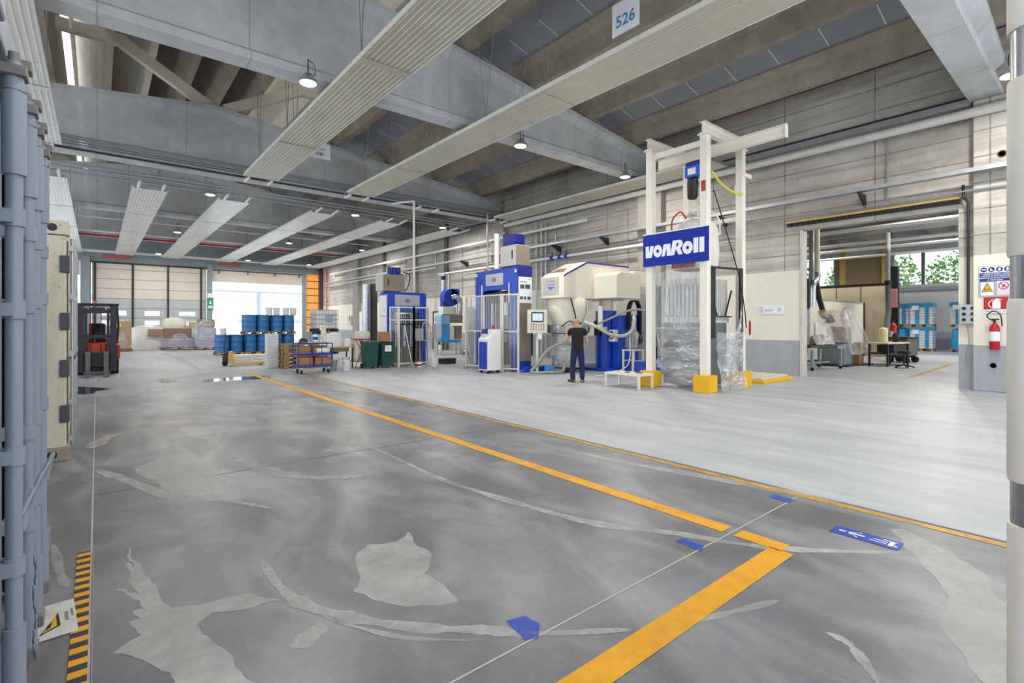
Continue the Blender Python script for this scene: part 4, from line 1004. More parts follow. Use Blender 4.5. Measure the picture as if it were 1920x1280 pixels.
MB().box(.1,.55,.1,.98,3.5,3.58).build('plinth', m_navym, p1, 0)
m = MB(); m.box(.1,.55,.25,.85,4.281,4.36); [m.box(.1+.09*i,.15+.09*i,.2,.9,4.36,4.66) for i in range(5)]; m.box(.12,.5,.22,.88,4.36,4.62); m.build('motor', m_navym, p1, 0, bevel=.01)
m = MB(); m.cyl((.0,1.12,3.52),(.0,1.12,4.75),.09,n=14); m.build('pipe_riser', m_white, p1); MB().tube([(.0,1.08,4.3),(.1,1.0,4.72),(.2,.9,4.8)],.03,8).build('valve', m_galv, p1)
MB().lathe([(.05,0),(.05,.09),(.0,.11)],(.1,1.9,3.5),12).build('beacon', paint('beacon_red','#d8433c',.3), p1)
def fence_panel(par, a, b, z0, z1, mid=None, bars=True, post=True):
    """frame between points a and b with a wire sheet"""
    a = Vector((*a,0)); b = Vector((*b,0)); d = (b-a); n = max(2,int(d.length/.12)); up = Vector((0,0,1))
    for p in (a,b):
        if post: MB().cb(p+up*(z1/2), (.06,.06,z1), math.atan2(d.y,d.x)).build('post', m_fence, par, 0)
    for z in (z0,z1-.03)+((mid,) if mid else ()): MB().bar(a+up*z+d*.02, b+up*z-d*.02, .035, .05).build('rail', m_fence, par, 0)
    if bars:
        m = MB()
        for i in range(1,n): m.bar(a+d*i/n+up*z0, a+d*i/n+up*(z1-.04), .007)
        m.build('wire_grille', m_fence, par, 0)
    m = MB(); off = d.cross(up).normalized()*.01; m.flat([a+off+up*z0,b+off+up*z0,b+off+up*(z1-.05),a+off+up*(z1-.05)]); m.build('clear_sheet', m_clear, par, 0)
f1 = T('guard_fence','cream guard fence in front of the tall blue press','fence',(10.35,13.1,0))
fence_panel(f1,(0,0),(0,.95),.12,2.6,1.35); fence_panel(f1,(0,1.05),(0,2.05),.12,2.6,1.35); fence_panel(f1,(.03,-.05),(.28,-.56),.12,2.6,1.35)
for y in (0,1.0,2.05): MB().box(-.1,.1,y-.08,y+.08,.001,.012).build('foot_plate', m_dark, f1, 0)
hm = T('control_panel','cream control panel with a lit screen beside the tall blue press','control panel',(11.0,12.02,1.3),R(-35))
MB().box(-.32,.32,0,.25,0,.76).build('housing', m_fence, hm, 0, bevel=.012)
MB().box(-.2,.2,-.014,-.001,.36,.68).build('bezel', m_black, hm, 0, bevel=.005); MB().box(-.165,.165,-.018,-.0145,.4,.64).build('screen', m_screen, hm, 0)
m_btn = {k:paint('button_'+k,c,.4) for k,c in dict(red='#c0282a',black='#26272a',orange='#c98a4a',green='#2d8a4a').items()}
for r in range(3):
    for c in range(6): MB().cyl((-.2+.08*c,-.02,.28-.075*r),(-.2+.08*c,-.001,.28-.075*r),.016,n=10).build('button', m_btn[('black','black','orange','orange','green','black')[c] if r<2 else ('black','red','red','orange','black','black')[c]], hm)
MB().box(.0,.14,-.03,-.012,-.2,-.005).build('paper_slip', m_paper, hm, 0)
m = MB(); m.bar((0,.12,-1.29),(0,.12,-.001),.08); m.box(-.15,.15,.0,.26,-1.298,-1.28); m.build('stand', m_fence, hm, 0)
cb = T('tool_cabinet','blue-doored white cabinet on castors in front of the guard fence','cabinet',(9.62,12.85,0))
MB().prism([(0,.1),(.52,.1),(.52,1.42),(.4,1.42),(.0,1.12)],'y',0,.52).build('body', m_white, cb, 0, bevel=.01)
d = MB().box(-.018,-.001,.05,.47,.14,1.02).build('door', m_blue, cb, 0, bevel=.004); MB().cyl((-.03,.43,.55),(-.018,.43,.55),.03,n=12).build('lock', m_black, d)
for x in (.07,.45):
    for y in (.07,.45): MB().cyl((x-.02,y,.05),(x+.02,y,.05),.05,n=14).build('castor', m_tyre, cb)
for i,(x,c,lab) in enumerate(((.12,m_navym,'small navy box on the sloped top of the blue-doored cabinet'),(.32,m_red,'small red can on the sloped top of the blue-doored cabinet'))):
    o = tag((MB().box(-.06,.06,-.09,.09,0,.16) if i==0 else MB().cyl((0,0,0),(0,0,.12),.045,n=14)).build('toolbox' if i==0 else 'paint_can', c), lab, 'box' if i==0 else 'can'); o.location = (9.62+.06+.35*i+.03,13.15,1.275 if i==0 else 1.425)

# ------------------------------------------------------------------ far blue press
p2 = T('hydraulic_press','smaller far blue press behind a fence, next to the green bins','machine',(8.45,17.6,0))
m = MB(); m.add([(x,y,z) for y in (0,.7) for x,z in ((0,0),(.26,0),(.26,2.05),(1.4,2.05),(1.4,0),(1.66,0),(1.66,2.76),(1.6,2.82),(.06,2.82),(0,2.76))],
      [tuple(range(10)),tuple(range(19,9,-1))]+[(i,(i+1)%10,10+(i+1)%10,10+i) for i in range(10)]); m.build('frame', m_bluem, p2, 0, bevel=.012)
pl = MB().box(.3,1.36,-.012,-.001,2.3,2.72).build('nameplate', m_logo, p2, 0); emblem(pl, face_my(.83,-.014,2.5), .13)
for z0,z1 in ((.3,1.05),(1.06,1.9),(1.91,2.7)):
    o = MB().box(-.03,-.001,.06,.64,z0,z1-.01).build('side_panel', m_white, p2, 0); MB().cyl((-.034,.2,z0+.2),(-.031,.2,z0+.2),.05,n=14).build('socket', m_lgrey, o)
tb = MB().box(-.2,.72,0,.62,2.85,3.46).build('top_cabinet', m_lgrey, p2, 0, bevel=.01); MB().box(-.18,.70,-.02,-.001,2.87,3.44).build('cover', m_taupe, tb, 0); MB().box(.0,.04,-.04,-.021,3.05,3.3).build('handle', m_black, tb, 0)
m = MB(); m.box(.15,.7,.1,.5,3.461,3.52); [m.cyl((.22+.19*i,.3,3.52),(.22+.19*i,.3,3.78),.085,n=12) for i in range(3)]; m.build('motor', m_navym, p2)
MB().tube(spline([(.7,.1,3.6),(.95,.05,3.5),(.9,.05,3.1),(.75,.1,2.84)],5),.02,6).build('cable', m_black, p2)
for z in (1.55,1.75): MB().box(.3,1.36,.1,.6,z,z+.06).build('cross_bar', m_black, p2, 0)
for x in (.45,1.2): MB().cyl((x,.3,.7),(x,.3,2.05),.045,n=12).build('guide_column', m_steel, p2)
MB().box(.27,1.39,.1,.65,.1,.72).build('press_table', m_taupe, p2, 0, bevel=.02); m = MB(); m.cyl((.83,.3,1.0),(.83,.3,1.5),.14,n=16); m.cyl((.83,.3,.721),(.83,.3,.95),.22,n=16); m.build('tool_head', m_steel, p2)
m = MB(); [m.box(.3+.1*i,.37+.1*i,.62,.65,.75,2.0) for i in range(10)]; m.build('rear_slat', m_slat, p2, 0)
f2 = T('guard_fence','cream guard fence in front of the far blue press','fence',(8.62,17.02,0))
fence_panel(f2,(0,0),(.62,0),.12,2.25,1.75); fence_panel(f2,(.62,0),(1.24,0),.12,2.25,1.75); fence_panel(f2,(0,.05),(-.1,.48),.12,2.25,1.75)
vs = T('pressure_vessel','pale vessel with black cap behind the fence of the far press','vessel',(9.62,17.3,0))
MB().cyl((0,0,0),(0,0,.95),.1,n=12).build('stand', m_dark, vs); MB().lathe([(.0,.951),(.15,.951),(.17,1.0),(.17,1.5),(.13,1.58),(0,1.6)],n=18).build('body', m_white, vs); MB().lathe([(.172,1.42),(.172,1.55),(.12,1.66),(0,1.68)],n=18).build('cap', m_black, vs)
m_hosey = paint('hose_tan','#c7b487',.6)
t = tag(MB().tube([(9.7+.2*math.cos(a)+.02*math.sin(3*a),16.94-.004*a,1.3+.36*math.sin(a)) for a in [i*PI/10 for i in range(40)]],.018,6).build('hose_coil', m_hosey),'coil of tan hose hung on the fence of the far press','hose')
t = tag(MB().box(9.98,10.2,16.6,16.95,1.05,1.62).build('switch_box', m_lgrey, None, 0, bevel=.01),'grey switch box on a post right beside the far press fence','switch box'); MB().box(10.05,10.12,16.8,16.87,.001,1.049).build('stand', m_fence, t, 0)
for x0,x1,mt,lab in ((8.82,9.0,m_white,'white broom leaning on the far press fence, nearer the bins'),(9.42,9.36,paint('stick_grey','#9a9a98',.5),'grey broom leaning on the far press fence, nearer the vessel')):
    b = tag(MB().cyl((x1,16.7,.06),(x0,16.96,1.55),.014,n=8).build('broom', mt), lab, 'broom'); MB().box(x1-.14,x1+.14,16.62,16.74,.001,.07).build('head', m_lgrey, b, 0)
t = T('jerrycan','red and white can on the floor before the far press','can',(9.15,16.45,.001)); MB().box(-.09,.09,-.06,.06,0,.2).build('body', m_white, t, 0, bevel=.02); MB().box(-.092,.092,-.062,.062,.05,.12).build('label', m_red, t, 0); MB().tube([(-.05,0,.2),(-.04,0,.26),(.04,0,.26),(.05,0,.2)],.014,6).build('handle', m_red, t)
t = tag(MB().lathe([(.07,0),(.08,.18),(.085,.2),(.07,.2)],n=14).build('tin', m_galv),'grey tin on the floor beside the red and white can','can'); t.location = (8.9,16.5,.001)
bucket('white bucket with lid on the floor at the corner of the far press fence',9.72,16.3,.15,.34,m_pail,lid=True,handle=False)
t = T('steel_duct','shiny upright steel duct behind the far press','duct',(8.75,20.2,0)); MB().cyl((0,0,0),(0,0,3.25),.17,n=20).build('tube', m_steel, t); MB().box(.2,.42,-.12,.12,0,3.3).build('post', paint('post_grey','#5c5a56',.6), t, 0)

# ------------------------------------------------------------------ blower unit, door and switchgear on the wall
dv = T('dust_blower','light-blue cabinet with a round blue blower and silver duct','machine',(13.6,22.2,0))
m_lblue = paint('cabinet_blue','#3f9fe0',.4); m_lblue2 = paint('cabinet_blue_pale','#8dc3e6',.4)
MB().box(0,.55,0,.5,.68,1.6).build('cabinet', m_lblue, dv, 0, bevel=.01); MB().box(0,.55,0,.5,1.601,2.05).build('upper_cabinet', m_lblue2, dv, 0, bevel=.01)
MB().box(.56,1.35,.0,.5,1.65,2.1).build('grey_hood', m_taupe, dv, 0, bevel=.01); MB().box(.56,1.3,.05,.5,.62,.76).build('tray', m_lblue, dv, 0)
MB().prism([(.9,.8),(1.3,.8),(1.35,1.5),(1.0,1.5)],'y',.05,.5).build('chute', m_taupe, dv, 0); MB().box(.58,.88,.1,.5,.8,1.45).build('filter_box', m_white, dv, 0)
for x in (.04,1.2):
    for y in (.04,.42): MB().box(x,x+.06,y,y+.06,0,.679).build('leg', m_lgrey, dv, 0)
MB().box(.2,1.0,.1,.6,2.11,2.5).build('fan_base', m_white, dv, 0, bevel=.01)
m = MB(); m.cyl((.75,.15,2.98),(.75,.6,2.98),.46,n=32); m.box(.75,1.25,.15,.6,3.0,3.44); m.build('blower', m_bluem, dv, bevel=.01)
MB().tube(spline([(.75,.13,2.98),(.95,-.02,3.0),(1.12,-.05,2.75),(1.12,-.05,2.3),(1.12,-.02,2.05)],6),.15,16).build('elbow_duct', m_steel, dv)
MB().box(.3,.36,.2,.55,2.501,2.75).build('strut', m_navym, dv, 0)
for x in (.7,1.02): MB().cyl((x,.9,2.6),(x,.9,4.25),.12,n=16).build('exhaust_pipe', m_steel, dv)
MB().cyl((.7,.9,3.95),(.7,.9,4.15),.122,n=16).build('band', m_black, dv)
vp = T('mixing_column','white upright pump column behind the fence, beside the tall press','pump',(11.35,16.3,0))
m = MB(); m.cyl((0,0,0),(0,0,.08),.3,n=18); m.cyl((0,0,.08),(0,0,1.3),.12,n=16); m.build('column', m_lgrey, vp)
MB().lathe([(.0,1.3),(.2,1.3),(.24,1.4),(.24,2.0),(.15,2.25),(0,2.3)],n=20).build('tank', m_white, vp); m = MB(); m.cyl((-.35,.1,.5),(-.05,.05,.5),.13,n=14); m.build('motor', m_galv, vp)
MB().tube(spline([(-.2,-.2,1.6),(-.36,-.28,1.2),(-.3,-.28,.7),(-.1,-.2,.3)],5),.03,8).build('hose', m_white, vp); MB().cyl((.1,.1,2.28),(.1,.1,2.62),.04,n=8).build('inlet', m_white, vp)
m = MB(); m.box(-.2,.2,-.25,.25,0,.5) ; 
t = tag(MB().box(-.3,.3,-.2,.2,.001,.22).build('step_box', m_dark, None, 0, bevel=.02),'low dark step on the floor before the white pump column','step'); t.location = (10.9,17.3,0)
d4 = T('door_4','white door with a dark frame in the machine wall, beside the blower','door',(16.42,26.6,0)); d4['kind'] = 'structure'
MB().box(0,.075,0,1.05,0,2.3).build('leaf', m_white, d4, 0); 
m = MB(); m.box(-.03,.07,-.09,-.005,0,2.4); m.box(-.03,.07,1.055,1.14,0,2.4); m.box(-.03,.07,-.005,1.055,2.31,2.4); m.build('door_frame', m_dark, d4, 0); MB().box(-.02,-.001,.2,.85,.3,.9).build('vent', m_black, d4, 0)
MB().box(-.02,-.001,.2,.85,1.75,2.05).build('pane', m_taupe, d4, 0)
for y,w,z0,z1,mt,lab in ((36.4,.9,1.2,2.45,m_white,'white wall cabinet nearer the far press'),(37.7,1.1,1.0,2.6,m_white,'big white wall cabinet near the far corner'),(40.5,.7,1.5,2.25,m_lgrey,'grey junction box beside the white wall cabinets')):
    t = tag(MB().box(-.32,-.002,0,w,z0,z1).build('wall_mounted_cabinet', mt, None, 0, bevel=.01), lab, 'cabinet'); t.location = (XW,y,0); MB().box(-.335,-.321,w*.3,w*.42,z0+.35,z0+.8).build('meter', m_dark, t, 0)

# ------------------------------------------------------------------ cream planetary mixer
mx = T('mixer','big cream mixer with a pitched head, steel pot and blue columns','machine',(11.52,11.35,0))
m_mix = paint('mixer_cream','#efe9d8',.36,var=.04); m_purple = paint('stripe_purple','#4a4794',.4)
def rings(pts_levels): return [[(x,y,z) for x,y in pts] for z,pts in pts_levels]
hp_ = [(0,2.44),(0,3.16),(.12,3.24),(1.1,3.68),(3.35,3.68),(3.35,2.44)]
def hsec(y, k): return [(x+(.14 if x < .2 and k else 0), y, z-(.12*k if z > 3.2 else 0)) for x,z in hp_]
MB().loft([hsec(0,0),hsec(1.0,0),hsec(1.25,1)]).build('head', m_mix, mx, 0, bevel=.02)
hd = MB().prism([(1.43,2.445),(1.43,3.2),(1.62,3.3),(2.5,3.3),(2.7,3.2),(2.7,2.445)],'y',-.98,-.004).build('side_head', m_mix, mx, 0, bevel=.02)
m = MB(); [m.box(2.9,3.25,-.006,-.001,2.62+.07*i,2.65+.07*i) for i in range(7)]; m.build('vent', m_dark, mx, 0)
MB().box(3.36,4.1,-.2,.6,2.95,3.5).build('rear_duct', m_mix, mx, 0, bevel=.015); m = MB(); m.add([(.0,-.008,3.10),(.0,-.008,3.16),(.12,-.008,3.24),(1.1,-.008,3.68),(3.35,-.008,3.68),(3.35,-.008,3.62),(1.12,-.008,3.62),(.13,-.008,3.18)],[tuple(range(8))]); m.build('stripe', m_purple, mx, 0)
MB().prism([(.25,3.36),(.9,3.36),(.66,3.58)],'x',-.02,.02) if 0 else None
MB().add([(.27,.25,3.312),(.27,1.0,3.312),(.62,.8,3.469),(.62,.45,3.469)],[(0,1,2,3)]).build('roof_hatch', m_taupe, mx, 0)
lp = MB().box(-.014,-.001,.22,.95,2.56,3.12).build('logo_panel', m_lgrey, mx, 0)
M4 = face_mx(-.016,.58,2.86); k = lambda x,y: M4 @ Vector((x,y,0))
MB().add([k(-.2,.03),k(.2,.03),k(.16,-.06),k(0,-.16),k(-.16,-.06)],[(0,1,2,3,4)]).build('emblem', paint('emblem_blue','#5d6fd0',.35), lp, 0)
MB().add([k(-.19,.11),k(.17,.11),k(.17,.15),k(-.19,.15)],[(0,1,2,3)]).build('emblem_band', paint('emblem_red','#c98272',.4), lp, 0); MB().add([M4 @ Vector(p) for p in ((-.2,-.0,.002),(.2,-.0,.002),(.17,-.035,.002),(-.17,-.035,.002))],[(0,1,2,3)]).build('emblem_bar', m_white, lp, 0)
C = (.78,.6)
MB().lathe([(.0,2.436),(.64,2.436),(.66,2.40),(.66,1.98),(.52,1.62),(.52,1.42),(.0,1.42)],(*C,0),36).build('bowl_cover', m_mix, mx)
MB().box(1.02,1.28,-.075,-.055,2.05,2.38).build('inspection_panel', paint('panel_grey','#c9c8c2',.4), mx, 0) 
m = MB(); m.lathe([(.50,1.28),(.72,1.30),(.74,1.34),(.74,1.54),(.70,1.57),(.53,1.58)],(*C,0),40); m.build('clamp_ring', m_steel, mx)
for i in range(8): t_ = 2*PI*i/8+.2; MB().cb((C[0]+.75*math.cos(t_),C[1]+.75*math.sin(t_),1.44),(.1,.07,.14),t_).build('clamp', m_steel, mx, bevel=.01)
pot = MB().lathe([(.0,.16),(.50,.16),(.52,.19),(.52,1.2),(.56,1.21),(.56,1.27),(.5,1.27)],(*C,0),40).build('pot', paint('pot_grey','#c6c8c7',.33,.25), mx)
m = MB(); m.lathe([(.521,.72),(.53,.73),(.53,.76),(.521,.77)],(*C,0),40); m.build('hoop', m_galv, pot); MB().box(C[0]-.58,C[0]-.53,C[1]+.05,C[1]+.25,.55,.8).build('pot_lug', m_lgrey, pot, 0)
m = MB(); m.cyl((C[0]-.62,C[1]-.1,.3),(C[0]-.45,C[1]-.05,.3),.06,n=12); m.cyl((C[0]-.6,C[1]-.1,.22),(C[0]-.6,C[1]-.1,.38),.03); m.build('drain_valve', m_steel, pot)
m = MB(); m.box(C[0]-.4,C[0]+.4,C[1]-.4,C[1]+.4,.11,.158); m.build('dolly', m_dark, mx, 0)
for sx in (-.38,.38):
    for sy in (-.38,.38): MB().cyl((C[0]+sx-.03,C[1]+sy,.055),(C[0]+sx+.03,C[1]+sy,.055),.054,n=14).build('wheel', m_tyre, mx)
cl = MB().cyl((2.2,.1,0),(2.2,.1,2.05),.36,n=32).build('blue_column', m_bluem, mx); MB().cyl((2.2,.1,2.051),(2.2,.1,2.435),.24,n=28).build('cream_sleeve', m_mix, cl)
MB().box(2.05,3.1,-.6,-.28,.101,1.9).build('blue_housing', m_bluem, mx, 0, bevel=.02); MB().box(1.6,3.5,-.75,1.2,.001,.1).build('base_plate', m_bluem, mx, 0, bevel=.02)
MB().box(1.86,2.045,-.55,-.3,1.0,1.4).build('service_box', m_white, mx, 0, bevel=.01); MB().tube([(1.85,-.42+.1*math.cos(a),1.22+.12*math.sin(a)) for a in [i*PI/8 for i in range(17)]],.02,6).build('hand_wheel', m_navym, mx)
m = MB(); m.tube([(2.75+.0*a,-.66+.0,1.9) for a in (0,)]+[],.1) if 0 else None
ca = MB()
arc = [(2.75-.3*math.cos(PI*i/14),-.68,2.0+.42*math.sin(PI*i/14)) for i in range(15)]
ca.loft([[(x+dx,y+dy,z) for dx,dy in ((-.04,-.07),(.04,-.07),(.04,.07),(-.04,.07))] for x,y,z in [(2.45,-.68,1.4)]+arc+[(3.05,-.68,1.2)]]); ca.build('cable_chain', m_black, mx, 0)
MB().box(3.42,3.5,-1.3,-.4,.0,2.9).build('rear_panel', m_lgrey, mx, 0) ; MB().box(3.36,3.419,-1.32,-1.1,.3,2.9).build('chain_guide', m_black, mx, 0)
for (x,y,z0,z1,r,mt) in ((1.55,-.2,1.5,2.2,.09,m_white),(1.75,.1,1.2,1.7,.12,m_black),(1.62,-.28,1.38,1.5,.14,m_galv)): MB().cyl((x,y,z0),(x,y,z1),r,n=14).build('actuator', mt, mx)
MB().tube(spline([(.35,.02,2.43),(.34,-.09,2.15),(.4,-.12,1.9),(.5,-.1,1.7),(.62,-.2,1.6)],5),.022,6).build('cable', m_black, mx)
MB().tube(spline([(-.02,.1,1.5),(.1,-.12,1.68),(.3,-.18,1.62),(.36,-.12,1.5)],5),.018,6).build('cable', m_black, mx)
# vacuum manifold at the mixer's side
mf = T('manifold','small manifold with an orange box and pipes between the control panel and the mixer','pipework',(11.75,13.35,0))
MB().box(-.03,.03,-.03,.03,0,2.1).build('post', m_fence, mf, 0); MB().box(-.2,-.04,-.12,.06,2.0,2.2).build('orange_box', paint('box_orange','#c88a34',.5), mf, 0, bevel=.01)
for z in (1.5,1.7,1.85): MB().tube([(-.25,-.05,z),(.1,-.1,z),(.25,-.15,z-.1)],.03,8).build('branch_pipe', m_steel, mf)
MB().box(-.2,.1,-.16,-.035,.5,1.3).build('dark_cabinet', paint('cabinet_dark','#1d2f38',.5), mf, 0, bevel=.01); MB().cyl((-.05,-.12,1.36),(-.05,-.12,1.46),.05,n=10).build('green_valve', m_btn['green'], mf)
m_hose = paint('hose_grey','#bdbcb4',.5); m_hoseg = paint('hose_dull','#9a9a93',.5)
hs = tag(MB().tube(spline([(12.05,11.38,.92),(11.6,11.5,.98),(11.15,11.7,.75),(10.9,11.9,.3),(10.72,12.0,.06),(11.1,11.62,.05),(11.5,11.42,.08),(11.72,11.5,.25)],8),.05,10).build('suction_hose', m_hoseg),'grey hose looping from the steel pot down to the floor','hose')
hs = tag(MB().tube(spline([(12.1,10.98,1.66),(12.2,10.55,1.5),(12.45,10.25,1.28),(12.75,10.0,1.22),(13.05,9.88,1.35),(13.2,9.86,1.65),(13.3,9.95,1.82),(13.42,10.05,1.72),(13.45,10.1,1.58)],8),.055,10).build('suction_hose', m_hose),'thick pale hose sagging from the mixer bowl to the pump','hose')
hs = tag(MB().tube(spline([(12.5,10.75,1.6),(12.75,10.45,1.78),(13.1,10.1,2.0),(13.35,9.75,2.05),(13.6,9.5,1.85),(13.75,9.4,1.3),(13.85,9.35,.8)],8),.035,8).build('pressure_hose', m_hoseg),'thinner grey hose arching over the pump','hose')
hs = tag(MB().tube(spline([(13.0,9.9,1.15),(12.9,9.8,.6),(12.6,9.75,.25),(12.0,10.0,.05),(11.7,10.2,.03)],6),.014,6).build('air_hose', m_white),'thin white hose trailing from the pump to the floor','hose')
t = tag(MB().box(-.14,.14,-.1,.1,.001,.24).build('blue_box', m_lblue, None, 0, bevel=.02),'small light-blue box on the floor among the hose loops','box'); t.location = (11.32,11.8,0)
sp = T('pump_stand','cream steel stand carrying a grey pump','stand',(13.35,10.02,0))
for sx in (-.24,.24):
    for sy in (-.2,.2): MB().box(sx-.025,sx+.025,sy-.025,sy+.025,0,.74).build('leg', m_cream, sp, 0)
MB().box(-.28,.28,-.24,.24,.741,.775).build('top', m_cream, sp, 0); m = MB(); m.box(-.22,.22,-.21,-.19,.4,.44); m.box(-.22,.22,.19,.21,.4,.44); m.build('stretcher', m_cream, sp, 0)
pu = T('pump','grey cast pump on the cream stand','pump',(13.35,10.02,.776)); m_cast2 = paint('cast_grey','#a3a5a6',.35,.6)
MB().lathe([(.2,0),(.2,.03),(.15,.05),(.17,.3),(.19,.5),(.12,.62),(.08,.66),(.08,.74),(0,.74)],n=20).build('housing', m_cast2, pu); MB().cyl((.15,0,.32),(.32,0,.32),.16,n=20).build('motor', m_dark, pu)
m = MB(); [m.box(-.19,-.15,-.12+.06*i,-.09+.06*i,.05,.5) for i in range(5)]; m.build('fin', m_cast2, pu, 0); MB().cyl((-.05,-.1,.6),(-.05,-.1,.78),.05,n=12).build('outlet', m_cast2, pu)
t = tag(MB().box(13.05,14.3,9.4,9.75,.001,.42).build('drip_tray', m_bluem, None, 0, bevel=.02),'blue tray on the floor beside the pump stand','tray')
bn = T('low_bench','low white steel bench in front of the gantry foot','bench',(10.45,7.98,0))
MB().box(-.3,.3,-.55,.55,.31,.36).build('top', m_cream, bn, 0, bevel=.005)
for sx in (-.27,.27):
    for sy in (-.51,.51): MB().box(sx-.025,sx+.025,sy-.025,sy+.025,0,.309).build('leg', m_cream, bn, 0)
for (x,y,w,d,hh,mt,lab) in ((10.5,7.7,.1,.16,.03,m_wood2,'brown tool on the low bench, nearer the yellow foot'),(10.42,8.0,.12,.08,.02,m_dark,'dark tool in the middle of the low bench'),(10.4,8.3,.1,.14,.025,m_white,'white rag on the low bench, nearer the worker')):
    t = tag(MB().box(x-w/2,x+w/2,y-d/2,y+d/2,.362,.362+hh).build('tool', mt, None, 0, bevel=.008), lab, 'tool')
t = T('wall_switch_plate','white labelled switch panel on the cream wall beside the doorway','switch panel',(16.494,7.0,2.05))
MB().box(-.02,-.001,-.35,.45,-.14,.14).build('plate', m_paper, t, 0); m = MB(); m.box(-.024,-.0205,.3,.42,-.1,.1); m.box(-.024,-.0205,.0,.25,-.05,.02); m.box(-.024,-.0205,-.25,-.15,-.06,.06); m.build('switch', m_logo, t, 0)
# ------------------------------------------------------------------ white hoist gantry
gt = T('hoist_gantry','white steel hoist gantry on yellow concrete feet','gantry',(11.0,6.2,0))
GX,GY = 1.72,1.5
m_gant = paint('gantry_white','#ebe7da',.38,var=.04); m_yfoot = paint('foot_yellow','#edb70f',.55,var=.08)
for i,(x,y) in enumerate(((0,0),(0,GY),(GX,0),(GX,GY))):
    MB().box(x-.09,x+.09,y-.09,y+.09,.40,6.02).build('post', m_gant, gt, 0, bevel=.008)
    MB().box(x-.2,x+.2,y-.2,y+.2,.001,.40).build('foot', m_yfoot, gt, 0, bevel=.012)
    MB().box(x-.13,x+.13,y-.13,y+.13,6.021,6.05).build('cap_plate', m_gant, gt, 0)
def ibeam(m, p0, p1, w, h, t=.018):
    p0 = Vector(p0); p1 = Vector(p1); u = Vector((0,0,1))
    m.bar(p0+u*(h-t/2),p1+u*(h-t/2),w,t); m.bar(p0+u*t/2,p1+u*t/2,w,t); m.bar(p0+u*h/2,p1+u*h/2,t,h-2*t)
for y in (0,GY): m = MB(); ibeam(m,(-.14,y,6.051),(GX+.14,y,6.051),.15,.27); m.build('cross_beam', m_gant, gt, 0)
m = MB(); ibeam(m,(.85,-1.45,5.78),(.85,GY+.35,5.78),.14,.27); m.box(.78,.92,-1.47,-1.452,5.76,6.06); m.build('runway_beam', m_gant, gt, 0)
m = MB(); m.bar((0,.09,5.86),(0,GY-.09,5.86),.1,.13); m.build('tie_beam', m_gant, gt, 0); m = MB(); m.bar((GX,.09,4.3),(GX,GY-.09,4.3),.1,.1); m.build('tie_beam', m_gant, gt, 0)
MB().box(GX-.13,GX-.1,-.09,.09,4.95,5.15).build('junction_box', m_gant, gt, 0); MB().box(GX-.06,GX+.35,-.12,-.095,5.35,5.45).build('lug', m_gant, gt, 0) 
MB().box(-.095,-.0905,-.06,.05,4.7,4.95).build('sticker', m_red, gt, 0)
sg = T('company_sign','blue sign with bold white lettering fixed across the gantry','sign',(10.87,7.83,3.06))
MB().box(-.02,0,-1.8,0,0,.8).build('board', paint('sign_blue','#052a9e',.5,var=.03,spec=.25), sg, 0); MB().box(-.02,.02,-1.8,0,.801,.83).build('top_edge', m_white, sg, 0)
m_let = paint('letter_white','#eef1f8',.45,var=.02)
def LP(x,t): return (-(x-95)/1670*1.8, .8*(1-t))
def letter(polys, holes=()):
    for p in polys:
        m = MB(); m.prism([LP(*q) for q in p],'x',-.026,-.0205); m.build('letter', m_let, sg, 0)
X_,A_,B_ = .36,.285,.73
letter([[(170,X_),(258,X_),(264,.60),(303,X_),(395,X_),(338,B_),(172,B_)]])
def ring(cx,cy,rx,ry,ix,iy):
    n = 28; P = [LP(cx+rx*math.cos(2*PI*i/n),cy+ry*math.sin(2*PI*i/n)) for i in range(n)]; Q = [LP(cx+ix*math.cos(2*PI*i/n),cy+iy*math.sin(2*PI*i/n)) for i in range(n)]
    vs = [(x,*p) for x in (-.026,-.0205) for p in P+Q]; N = 2*n
    fs = [(i,(i+1)%n,n+(i+1)%n,n+i) for i in range(n)]+[(i,(i+1)%n,N+(i+1)%n,N+i) for i in range(n)]+[(n+i,n+(i+1)%n,N+n+(i+1)%n,N+n+i) for i in range(n)]
    MB().add(vs,fs).build('letter', m_let, sg, 0)
ring(500,.545,117,.193,37,.058)
letter([[(605,B_),(662,X_),(835,X_),(842,.645),(900,A_),(1075,A_),(1122,.31),(1148,.375),(1146,.43),(1120,.50),(1085,.545),(1150,B_),(1045,B_),(985,.57),(975,.57),(932,B_),(745,B_),(738,.46),(692,B_)]])
m = MB(); m.prism([LP(*q) for q in ((998,.375),(1035,.372),(1046,.40),(1040,.44),(1018,.475),(985,.495))],'x',-.0275,-.0262); m.build('letter_counter', bpy.data.materials['sign_blue'], sg, 0)
ring(1268,.552,127,.193,40,.052)
letter([[(1410,.29),(1525,.29),(1525,B_),(1410,B_)]]); letter([[(1550,.29),(1665,.29),(1665,B_),(1550,B_)]])
ho = T('electric_hoist','blue electric chain hoist with a black chain bag','hoist',(11.85,6.95,5.77))
MB().box(-.16,.16,-.22,.22,-.42,-.12).build('motor', paint('hoist_blue','#1f62d0',.35), ho, 0, bevel=.03); MB().box(-.12,.12,-.2,.2,-.118,-.03).build('trolley', m_navym, ho, 0)
MB().box(-.168,-.161,-.1,.12,-.36,-.2).build('label', m_white, ho, 0); MB().lathe([(.1,-.95),(.13,-.9),(.14,-.45),(.12,-.43)],(0,.08,0),16).build('chain_bag', m_black, ho)
MB().cyl((.0,-.14,-.42),(.0,-.14,-1.0),.012,n=6).build('chain', m_dark, ho); m = MB(); m.tube(spline([(0,-.14,-1.0),(.03,-.14,-1.09),(0,-.14,-1.15),(-.04,-.14,-1.11)],4),.018,6); m.build('hook', m_dark, ho)
